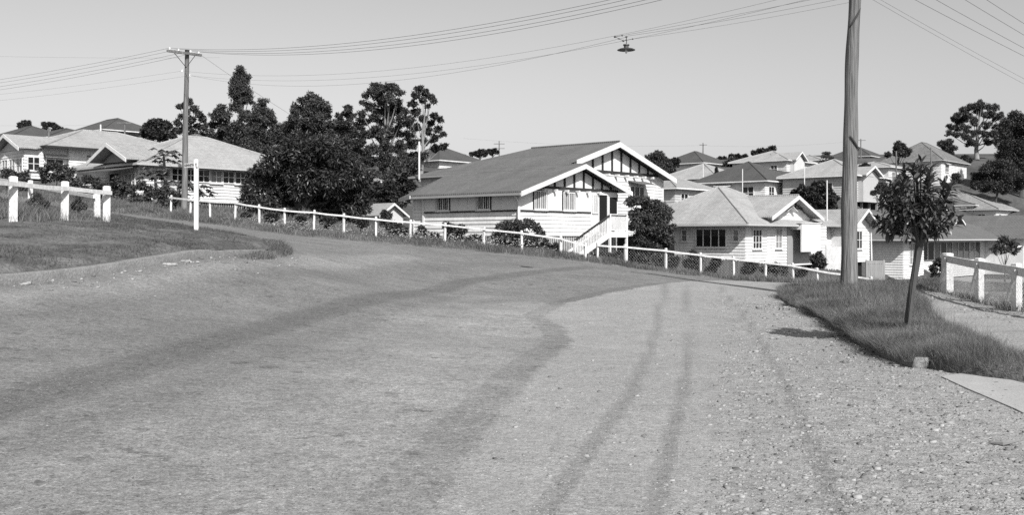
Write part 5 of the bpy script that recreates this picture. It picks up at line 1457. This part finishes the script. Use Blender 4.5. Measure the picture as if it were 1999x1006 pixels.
tree('tree', 'rounded dark tree right of the dark roofed white house', 1592, 402, 100, Z(1260, 280, 3.5925, [(1200, 300, 40), (1240, 290, 35), (1170, 330, 40), (1220, 340, 50), (1280, 330, 40), (1060, 340, 35), (1110, 330, 40), (1130, 380, 50), (1080, 390, 40), (1190, 390, 55), (1270, 390, 50), (1320, 380, 35), (1230, 440, 40), (1310, 430, 35)]), 9000, .34, .18, LEAF_DARK, BARK, .2, 83)
rd = random.Random(77)
SK = [('round dark tree on the skyline right of the big gable', 1283, 315, 165, 30, 24), ('low tree left of the black skyline roof', 1325, 322, 180, 20, 12),
      ('round topped tree on the skyline behind the dark roofed gable', 1492, 298, 175, 28, 17), ('spreading dark trees below the skyline beside the round topped tree', 1432, 322, 160, 28, 14),
      ('low dark tree behind the grey house on stumps', 1628, 322, 170, 20, 16), ('rounded tree right of the small black roof', 1752, 295, 165, 30, 18), ('dark tree left of the tiled house', 1808, 300, 150, 26, 22),
      ('tall narrow tree beside the tiled house', 1848, 290, 160, 22, 20), ('flat topped tree above the leftmost roofs', 105, 246, 128, 36, 10), ('thin tree at the far left skyline', 48, 244, 135, 12, 10),
      ('small dark tree on the ridge behind the grey ridge line', 935, 299, 170, 22, 10), ('palm like tree on the ridge by the far telegraph pole', 962, 296, 175, 14, 6), ('dark tree behind the pale hillside roofs', 1300, 335, 140, 26, 16),
      ('shadowy tree left of the pale cottage', 1290, 352, 118, 16, 12), ('dark shrub behind the spire cypress', 1460, 336, 140, 26, 12), ('low trees on the ridge above the vent pipe house', 900, 312, 165, 20, 9),
      ('tree behind the pale roof under the near pole', 1690, 330, 150, 20, 12), ('bushy tree under the far right skyline', 1785, 318, 135, 26, 14), ('shrub by the grey stumps house', 1720, 372, 100, 24, 14),
      ('low shrub right of the dark ridge house at left', 255, 268, 125, 22, 8), ('small tree above the tiled roof on the left', 420, 285, 118, 20, 14), ('hedge like tree beside the garage', 1868, 348, 112, 12, 10),
      ('distant tree on the ridge left of the round dark tree', 1240, 318, 200, 22, 10), ('distant tree behind the black skyline roof', 1415, 312, 205, 24, 9), ('distant tree between the skyline houses', 1610, 308, 215, 20, 9),
      ('dark tree behind the bank shrubbery', 1880, 320, 140, 24, 18), ('tree beyond the right end of the ridge', 2050, 270, 150, 50, 40), ('leafy tree beyond the left end of the ridge', -60, 262, 130, 50, 20),
      ('dark tree filling the gap right of the pale cottage', 1452, 352, 128, 16, 12), ('bushy crown between the two lowest hillside roofs', 1345, 366, 112, 14, 9),
      ('dark crown at the right end of the gabled dark roof', 1592, 338, 130, 18, 14), ('tree mass under the black skyline roof', 1310, 318, 160, 28, 13), ('low dark crown right of the black skyline roof', 1440, 308, 172, 22, 10),
      ('small tree beside the grey stumps house window', 1758, 352, 112, 20, 16), ('leafy crown over the tiled edge roof', 1880, 372, 160, 22, 12), ('dark crown under the massive edge tree', 1975, 372, 150, 34, 18)]
for i, (lab, px_, py_, d_, rx_, ry_) in enumerate(SK):
    if px_ > 1780: d_ = 172 if 'garage' in lab else max(d_, 192)
    tree('tree', lab, px_, py_ + ry_ + 6, d_, auto(rd, px_, py_, rx_, ry_, 9), 4200, .0020 * d_ + .05, .0009 * d_ + .03, LEAF_DARK if i % 3 else LEAF_GUM, BARK, .0012 * d_, 100 + i)
# pencil cypress and norfolk pine
tree('cypress_tree', 'slim pointed cypress between the pale hillside roofs', 1399, 360, 116, [(1398.5, 329, 1.6, 2), (1399, 334, 2.6, 2), (1399, 341, 3.2, 2), (1399, 349, 3.6, 2), (1399, 357, 3.8, 2)], 2600, .2, .1, LEAF_DARK, BARK, .08, 140)
b = at(1613, 345, 150); b.z = G(b.x, b.y)
e = empty('pine_tree', b, 0, 'thin tiered pine tree on the skyline left of the near pole', 'tree')
mb = MB(); tz = at(1613, 295, 150).z; mb.tube([b, (b.x, b.y, tz)], [.18, .05], 6); mb.build('trunk', BARK, e, off=tuple(b))
cl_ = []
for i in range(7):
    z_ = tz - .3 - i * .55; r_ = .35 + i * .17
    for k in range(6): cl_.append(((b.x + math.cos(k * 1.05 + i) * r_, b.y + math.sin(k * 1.05 + i) * r_, z_), (.26, .26, .1)))
leaf_mesh('crown', cl_, 2000, .2, .1, LEAF_DARK, e, tuple(b), 141)

# the sapling on the right verge: long glossy leaves in whorls, tied to a stake
def sapling():
    b = at(1768, 628, 16.9); b.z = G(b.x, b.y) + .18
    e = empty('sapling', b, 0, 'young street tree with long glossy leaves tied to a stake on the grassy kerb island', 'tree')
    o_ = tuple(b); s = 16.9 / F
    f_ = at(1799, 452, 16.9)
    mb = MB(); mb.tube([b + Vector((0, 0, -.1)), b.lerp(f_, .35) + Vector((-.01, 0, 0)), b.lerp(f_, .7), f_], [.062, .055, .058, .07], 10)
    rd = random.Random(9)
    tips = []
    spec = []
    for i in range(64):
        a = i * 2.399; q = math.sqrt((i + .5) / 64)
        px_ = 1784 + math.cos(a) * 78 * q * rd.uniform(.7, 1.2); py_ = 396 + math.sin(a) * 64 * q * rd.uniform(.7, 1.22)
        if py_ > 440 and abs(px_ - 1795) < 30: continue
        spec.append((px_, py_, rd.uniform(-.42, .42) * math.sqrt(max(0, 1.05 - q * q))))
    spec += [(1712, 440, 0), (1732, 452, .1), (1722, 424, -.15), (1848, 444, .05), (1862, 432, -.1), (1834, 454, .1), (1750, 456, -.2)]
    spec += [(1792, 322, .05), (1806, 318, .1), (1775, 330, -.1), (1816, 330, 0)]
    for px_, py_, dy in spec:
        t_ = at(px_, py_, 16.9); t_.y += dy * 1.6
        st_ = b.lerp(f_, rd.uniform(.86, 1.0))
        m_ = st_.lerp(t_, .5) + Vector((0, 0, -.04))
        mb.tube([st_, m_, t_], [.024, .016, .008], 6)
        tips.append((t_, (t_ - m_).normalized()))
    mb.build('trunk', BARK, e, smooth=True, off=o_)
    V, FA = [], []
    zmid = at(1790, 365, 16.9).z
    for t_, dr_ in tips:
        for i in range(rd.randint(15, 22)):
            back = rd.uniform(0, .24)
            base = t_ - dr_ * back
            a = i * 2.4 + rd.uniform(-.4, .4)
            ref = Vector((0, 0, 1)) if abs(dr_.z) < .9 else Vector((1, 0, 0))
            x_ = dr_.cross(ref).normalized(); y_ = dr_.cross(x_)
            out = (x_ * math.cos(a) + y_ * math.sin(a)) * rd.uniform(.5, 1.1) + dr_ * rd.uniform(.0, .8) * (1 - back * 2.2) + Vector((0, 0, rd.uniform(-.35, .45) + (.5 if t_.z > zmid else 0)))
            out.normalize()
            L = rd.uniform(.11, .225); w = L * rd.uniform(.27, .36)
            sd = out.cross(Vector((rd.uniform(-.3, .3), rd.uniform(-.3, .3), 1))).normalized() * w / 2
            up = sd.cross(out).normalized(); up = up if up.z > 0 else -up
            dp = rd.uniform(.05, .25) * L
            n0 = len(V)
            p1, p2, p3 = base + out * L * .3 + up * L * .04, base + out * L * .65, base + out * L - up * dp
            p2 = p2 - up * dp * .3
            fo = up * w * .22
            V += [base, p1 + sd * .85 + fo, p2 + sd * .9 + fo, p3, p2 - sd * .9 + fo, p1 - sd * .85 + fo, p1, p2]
            FA += [(n0, n0 + 1, n0 + 6, n0 + 5), (n0 + 1, n0 + 2, n0 + 7, n0 + 6), (n0 + 6, n0 + 7, n0 + 4, n0 + 5), (n0 + 2, n0 + 3, n0 + 4, n0 + 7)]
    np_mesh('crown', np.array([tuple(v - b) for v in V]), FA, LEAF_GLOSS, e)
    mb = MB(); p0 = b + Vector((-.03, -.1, -.15)); p1 = at(1792, 490, 16.75)
    mb.beam(p0, p1, .03, .03)
    d_ = p1 - p0; sd = Vector((.017, 0, 0)); fr = Vector((0, .015, 0))
    mb = MB(); mb.hexa([p0 - sd - fr, p0 + sd - fr, p0 + sd + fr, p0 - sd + fr, p1 - sd - fr, p1 + sd - fr, p1 + sd + fr, p1 - sd + fr]); mb.build('stake', BARK, e, off=o_)
sapling()
tree('sapling', 'small leafy standard tree behind the mesh fence at the right', 1962, 560, 38, [(1950, 478, 8), (1962, 470, 9), (1976, 474, 8), (1944, 488, 8), (1962, 486, 11), (1980, 488, 9)], 900, .16, .06, LEAF_GLOSS, BARK, .04, 150, 'tree', shell=.3)
hx, hy = np.meshgrid(np.linspace(13.6, 19.5, 30), np.linspace(33.5, 36, 8))
tree('hedge', 'low clipped hedge behind the low white rail fence', 1770, 566, 39, [(1738 + i * 12, 552 + i * 1.6, 8) for i in range(9)], 4500, .10, .05, LEAF_DARK, BARK, .02, 151, 'hedge', depth=.1)

# flowers along the far verge
rg = np.random.default_rng(31)
n = 900
fx = np.concatenate([rg.normal(at(590, 0, 45.2).x, 1.1, 260), rg.normal(at(780, 0, 45.2).x, 1.5, 240), rg.normal(at(985, 0, 44.5).x, 1.3, 180), rg.normal(at(880, 0, 45).x, 1.6, 120), rg.normal(at(500, 0, 45).x, .8, 100)])
fy = 45.0 + rg.normal(0, .5, n); fz = GG(fx, fy) + rg.uniform(.25, .6, n)
q = np.array([(-1, 0, -.5), (0, -1, -.2), (1, 0, .3), (0, 1, .2)])
fs = rg.uniform(.02, .05, n)
V = (q[None] * fs[:, None, None] + np.stack([fx, fy, fz], 1)[:, None]).reshape(-1, 3)
tag(np_mesh('flowers', V, np.arange(n)[:, None] * 4 + np.arange(4)[None], FLOWER), 'white daisies in the tall grass along the far fence', 'flowers', kind='stuff')


# ------------------------------------------------------------------ poles, wires, lamp, sign
def wire(p, q, sag, r, label, n=28, cat='wire', group='overhead wires'):
    p, q = Vector(p), Vector(q)
    pts = [p.lerp(q, i / n) + Vector((0, 0, -4 * sag * (i / n) * (1 - i / n))) for i in range(n + 1)]
    mb = MB(); mb.tube(pts, r * .62, 4)
    m_ = pts[0]
    o = mb.build('overhead_wire', WIREM, None, off=tuple(m_)); o.location = m_
    return tag(o, label, cat, group)


def insul(mb, p, r=.05): mb.lathe(p, [(.001, 0), (r * .7, .0), (r, .04), (r * .6, .08), (r * .9, .10), (.001, .15)], 10)

# left pole
LP0 = at(360, 404, 57); LP0.z = G(LP0.x, LP0.y) - .2
LP1 = at(365.5, 97, 57)
e = empty('power_pole', LP0, 0, 'timber power pole with a slanting crossarm and white insulators by the side street', 'pole'); off = tuple(LP0)
mb = MB(); mb.tube([LP0.lerp(LP1, f) + Vector((math.sin(f * 9) * .012, 0, 0)) for f in np.linspace(0, 1, 14)], list(np.linspace(.18, .115, 14)), 14); mb.build('shaft', TIMBER, e, smooth=True, off=off)
ca, cb = at(329, 100, 56.0), at(396, 109, 57.6)
for v_ in (ca, cb): v_.y -= .2
mb = MB(); mb.beam(ca, cb, .10, .13); mb.build('crossarm', TIMBER, e, off=off)
INS = []
for f in (.08, .33, .68, .92):
    p = ca.lerp(cb, f) + Vector((0, 0, .07)); INS.append(p + Vector((0, 0, .1)))
    mb = MB(); insul(mb, p, .07); mb.build('insulator', PORC, e, off=off)
mb = MB(); mb.tube([ca.lerp(cb, .2) + Vector((0, .05, -.06)), LP1 + Vector((0, -.12, -1.0))], .02, 5); mb.tube([ca.lerp(cb, .8) + Vector((0, .05, -.06)), LP1 + Vector((0, -.12, -1.0))], .02, 5); mb.build('brace', METAL, e, off=off)
LB = []
for px_, py_ in ((356, 141), (371, 150)):
    p = at(px_, py_, 56.7); LB.append(p + Vector((0, 0, .08)))
    mb = MB(); insul(mb, p, .06); mb.build('insulator', PORC, e, off=off)

# near pole
NP0 = at(1655, 552, 28.5); NP0.z = G(NP0.x, NP0.y) - .15
NP1 = NP0 + Vector((.22, 0, 10.4))
e = empty('power_pole', NP0, 0, 'thick weathered timber power pole rising out of frame from the grassy kerb island', 'pole'); off = tuple(NP0)
mb = MB()
pts, rr = [], []
for f in np.linspace(0, 1, 40):
    pts.append(NP0.lerp(NP1, f) + Vector((math.sin(f * 7 + 1) * .02 + math.sin(f * 17) * .012, math.sin(f * 5) * .03, 0))); rr.append(.235 - .092 * f + .008 * math.sin(f * 31) + (.012 if f < .05 else 0))
mb.tube(pts, rr, 24); mb.build('shaft', TIMBER, e, smooth=True, off=off)
SPLITM = M('split_timber', .05, var=.3)   # split scars spiralling across the front
for z_, x0_, x1_, dz_ in ((1.6 + (465 - 270) / F * 28.3 - .0, -.10, .19, -.42), (1.6 + (465 - 45) / F * 28.3, -.16, .16, .55)):
    c0 = NP0.lerp(NP1, (z_ - NP0.z) / 10.4)
    ptz = []
    for k in range(9):
        t_ = k / 8; xx_ = x0_ + (x1_ - x0_) * t_; R_ = .205
        ptz.append(Vector((c0.x + xx_, c0.y - math.sqrt(max(R_ ** 2 - xx_ ** 2, 0)) - .002, z_ + dz_ * (t_ - .2))))
    mb = MB(); mb.tube(ptz, [.004, .02, .026, .028, .028, .026, .024, .018, .004], 6); mb.build('split', SPLITM, e, off=off)
mb = MB(); mb.box(NP0.x - .06, NP0.x + .05, NP0.y - .25, NP0.y - .22, NP0.z + .45, NP0.z + .62); mb.build('tag_plate', METAL, e, off=off)
na, nb = NP1 + Vector((-.95, .5, -.5)), NP1 + Vector((1.0, -.55, -.5))
mb = MB(); mb.beam(na, nb, .1, .13); mb.build('crossarm', TIMBER, e, off=off)
NI = []
for f in (.06, .32, .68, .94):
    p = na.lerp(nb, f) + Vector((0, 0, .07)); NI.append(p + Vector((0, 0, .1))); mb = MB(); insul(mb, p, .07); mb.build('insulator', PORC, e, off=off)
NB = [NP1 + Vector((-.15, .1, -1.35)), NP1 + Vector((-.15, -.2, -1.6))]

names = ('uppermost', 'second', 'third', 'lowest')
for i in range(4):
    wire(INS[i], NI[i], 1.0 + .07 * i, .011, names[i] + ' of the four thick wires sweeping from the slanting crossarm to the near pole')
    q = at(-420, 196 + i * 5, 74)
    wire(INS[i], q, .55 + .05 * i, .011, names[i] + ' of the four wires leaving the slanting crossarm to the left')
for i in range(2):
    wire(LB[i], NB[i], 1.15, .006, ('upper', 'lower')[i] + ' faint wire from the side insulators of the slanting crossarm pole to the near pole')
    wire(LB[i], at(-420, 205 + i * 14, 74), .5, .006, ('upper', 'lower')[i] + ' faint wire from the side insulators to the left')
wire(cb, at(806, 356, 61), .35, .012, 'service wire dropping from the crossarm to the grey roofed house')
for i in range(4):
    q = at(2450 + i * 30, 330 + (i - 2) * 14, 62)
    wire(NI[i], q, .5, .010, names[i] + ' of the four wires falling away right of the near pole')
for i in range(2): wire(NB[i], at(2480, 372 + i * 12, 62), .5, .006, ('upper', 'lower')[i] + ' thin wire falling away right below the thicker four')
wire(at(-300, 100, 120), at(430, 112, 120), .3, .010, 'faint far wire crossing the left sky')
wire(at(-300, 236, 150), at(245, 243, 150), .4, .010, 'far wire along the left skyline')
wire(at(905, 270, 190), at(1373, 284, 190), .6, .011, 'far wire over the grey ridge between the two skyline poles')
wire(at(1373, 284, 190), at(1680, 274, 200), .6, .011, 'far wire between the two right skyline poles')

# street lamp on span wires
LC = at(1223, 97, 30)
e = empty('street_lamp', LC, 0, 'round pan street lamp hung from span wires over the junction', 'lamp'); off = tuple(LC)
mb = MB(); mb.lathe(LC, [(.02, .06), (.10, .05), (.20, .03), (.265, 0), (.26, -.012), (.12, .02), (.02, .03)], 28); mb.build('shade', METAL, e, smooth=False, off=off)
mb = MB(); mb.lathe(LC, [(.001, .16), (.09, .16), (.095, .13), (.07, .12), (.072, .05)], 20); mb.build('housing', METAL, e, off=off)
mb = MB(); mb.lathe(LC, [(.03, .02), (.036, -.05), (.03, -.09), (.001, -.115)], 14); mb.build('bulb', BULB, e, off=off)
mb = MB(); mb.tube([LC + Vector((0, 0, .15)), LC + Vector((.01, 0, .24)), LC + Vector((.0, 0, .40))], .012, 6); mb.lathe(LC + Vector((0, 0, .38)), [(.001, -.02), (.04, -.01), (.04, .01), (.001, .02)], 12); mb.lathe(LC + Vector((0, 0, .29)), [(.001, -.03), (.028, 0), (.001, .03)], 10); mb.build('hanger', METAL, e, off=off)
sx_ = LC + Vector((0, 0, .40))
mb = MB()
for dx_, dz_, r_ in ((-.33, .385, .036), (-.12, .42, .026), (-.21, .325, .024), (-.085, .265, .034), (.19, .32, .026)):
    mb.lathe(LC + Vector((dx_, 0, dz_)), [(.001, -r_), (r_ * .8, -r_ * .6), (r_, 0), (r_ * .8, r_ * .6), (.001, r_)], 10)
mb.build('insulator', METAL, e, off=off)
mb = MB(); mb.tube([LC + Vector((-.33, 0, .385)), LC + Vector((-.12, 0, .42))], .008, 5); mb.tube([LC + Vector((-.33, 0, .385)), LC + Vector((-.21, 0, .325)), LC + Vector((-.085, 0, .265)), LC + Vector((.19, 0, .32))], .008, 5); mb.build('span_rod', METAL, e, off=off)
wire(sx_, NP1 + Vector((-.15, 0, -1.8)), .05, .006, 'upper span wire holding the street lamp from the near pole')
wire(LC + Vector((.19, 0, .32)), NP1 + Vector((-.15, 0, -1.95)), .05, .005, 'lower feed wire from the street lamp to the near pole')
wire(LC + Vector((-.12, 0, .42)), NP1 + Vector((-.15, 0, -1.65)), .03, .006, 'topmost thin wire from the street lamp to the near pole')
wire(sx_ + Vector((-.02, 0, -.03)), LP1 + Vector((0, -.15, -1.4)), 1.0, .006, 'span wire from the street lamp back to the slanting crossarm pole')

# street name post
SP = at(384, 458, 30); SP.z = G(SP.x, SP.y)
e = empty('street_sign', SP, 0, 'white wooden street name post reading KENNETH ST on the corner verge', 'sign'); off = tuple(SP)
zt = at(384, 311, 30).z
mb = MB(); mb.post(SP.x, SP.y, SP.z - .2, zt, .125, .15, .02); mb.build('post', WHITE, e, off=off)
# finger board running away to the left from the post, fixed on its near face
ang = R(143)
ux, uy = math.cos(ang), math.sin(ang)
bl, bh = .62, .13
c0 = Vector((SP.x + .07, SP.y - .10, zt - .17))
U = Vector((ux, uy, 0)); Nn = Vector((uy, -ux, 0))
if Nn.y > 0: Nn = -Nn
bm_ = MB()
def bp(a, o, z): return c0 + U * a + Nn * o + Vector((0, 0, z))
bm_.hexa([bp(0, 0, -bh / 2), bp(bl, 0, -bh / 2), bp(bl, .025, -bh / 2), bp(0, .025, -bh / 2), bp(0, 0, bh / 2), bp(bl, 0, bh / 2), bp(bl, .025, bh / 2), bp(0, .025, bh / 2)])
brd = bm_.build('name_board', WHITE, e, off=off)
fc = bpy.data.curves.new('lettering', 'FONT')
fc.body = 'KENNETH ST'; fc.size = .105; fc.align_x = 'CENTER'; fc.align_y = 'CENTER'; fc.extrude = .001; fc.offset = .002
fo = bpy.data.objects.new('lettering_source', fc); COL.objects.link(fo)
dg = bpy.context.evaluated_depsgraph_get()
tm = bpy.data.meshes.new_from_object(fo.evaluated_get(dg))
bpy.data.objects.remove(fo)
w_ = max(v.co.x for v in tm.vertices) - min(v.co.x for v in tm.vertices)
sc_ = min(1, (bl - .05) / w_)
rt = -U    # reading direction, seen from the near side, left to right
mt_ = Matrix(((rt.x * sc_, 0, Nn.x, 0), (rt.y * sc_, 0, Nn.y, 0), (0, 1, 0, 0), (0, 0, 0, 1)))
pos = bp(bl / 2, .029, 0) - SP
tm.transform(Matrix.Translation(pos) @ mt_)
tm.materials.append(INK)
to = bpy.data.objects.new('lettering', tm); COL.objects.link(to); to.parent = brd

# far poles on the skyline
for lab, px_, yb, yt, d_, arms in (('telegraph pole with a single crossarm on the left skyline', 244, 285, 239, 125, ((240, .9),)),
                                   ('telegraph pole with two crossarms on the ridge behind the grey roof', 975, 315, 275, 190, ((281, 1.0), (290, 1.0))),
                                   ('telegraph pole behind the black skyline roof', 1373, 318, 279, 190, ((283, .7),)),
                                   ('telegraph pole close beside the near pole on the skyline', 1681, 318, 271, 200, ((274, .9),)),
                                   ('bare grey pole left of the tiled house', 1818, 352, 288, 112, ()), ('short bare pole behind the sapling crown', 1750, 345, 295, 118, ()),
                                   ('slim white pole between the hillside roofs', 1373, 372, 320, 116, ()), ('pale aerial pole in front of the rounded dark hillside tree', 1615, 420, 352, 82, ()),
                                   ('white aerial pole beside the dark roofed white house', 1450, 378, 330, 105, ()), ('thin aerial mast on the pale grey house roof', 1571, 370, 325, 106, ()), ('small pole among the left rooftops', 96, 285, 250, 92, ()), ('pale pole beside the long dark skyline house', 197, 270, 243, 110, ())):
    p0, p1 = at(px_, yb, d_), at(px_, yt, d_)
    p0.z = min(p0.z, G(p0.x, p0.y)) if d_ > 80 else p0.z - 1.5
    e = empty('pole', p0, 0, lab, 'pole'); off = tuple(p0)
    pal = 'white' in lab or 'pale' in lab
    mb = MB(); mb.tube([p0, p1], [.13, .09] if arms else ([.05, .045] if 'aerial' in lab or 'slim' in lab else [.1, .08]), 8); mb.build('shaft', WHITE if pal else TIMBER, e, off=off)
    for ya_, w_ in arms:
        z_ = at(px_, ya_, d_).z
        mb = MB(); mb.box(p1.x - w_, p1.x + w_, p1.y - .18, p1.y - .1, z_ - .06, z_ + .06); mb.build('crossarm', TIMBER, e, off=off)

# litter
def scrap(px, py, size, lab, mat, seed, name='rubble'):
    q = hit(px, py); z = G(*q)
    rd = random.Random(seed); mb = MB()
    for i in range(5):
        a, b_ = q[0] + rd.uniform(-1, 1) * size * 1.6, q[1] + rd.uniform(-.6, .6) * size
        s_ = size * rd.uniform(.3, .6)
        mb.hexa([(a + sx * s_ * rd.uniform(.7, 1.2), b_ + sy * s_ * rd.uniform(.7, 1.2), z - .01 + sz_ * s_ * rd.uniform(.6, 1.0)) for sx, sy, sz_ in ((-1, -1, 0), (1, -1, 0), (1, 1, 0), (-1, 1, 0), (-.7, -.7, 1), (.7, -.7, 1), (.7, .7, 1), (-.7, .7, 1))])
    o = mb.build(name, mat, None, off=(q[0], q[1], z)); o.location = (q[0], q[1], z)
    tag(o, lab, 'rubble')
scrap(1545, 607, .17, 'pile of pale broken stones lying against the right kerb', CONC, 1)
scrap(372, 512, .10, 'pale lump of broken concrete at the left kerb', SLAB, 2)
scrap(330, 517, .08, 'low scatter of pale chips near the left kerb', SLAB, 3)
q = hit(1968, 872)
mb = MB(); mb.tube([(q[0] - .13, q[1] + .06, G(*q) + .015), (q[0] - .04, q[1], G(*q) + .02), (q[0] + .1, q[1] - .03, G(*q) + .05)], [.004, .022, .006], 6)
o = mb.build('bark_strip', BARKP, None, off=(q[0], q[1], G(*q))); o.location = (q[0], q[1], G(*q)); tag(o, 'curled pale bark strip on the gravel at the right edge', 'bark')
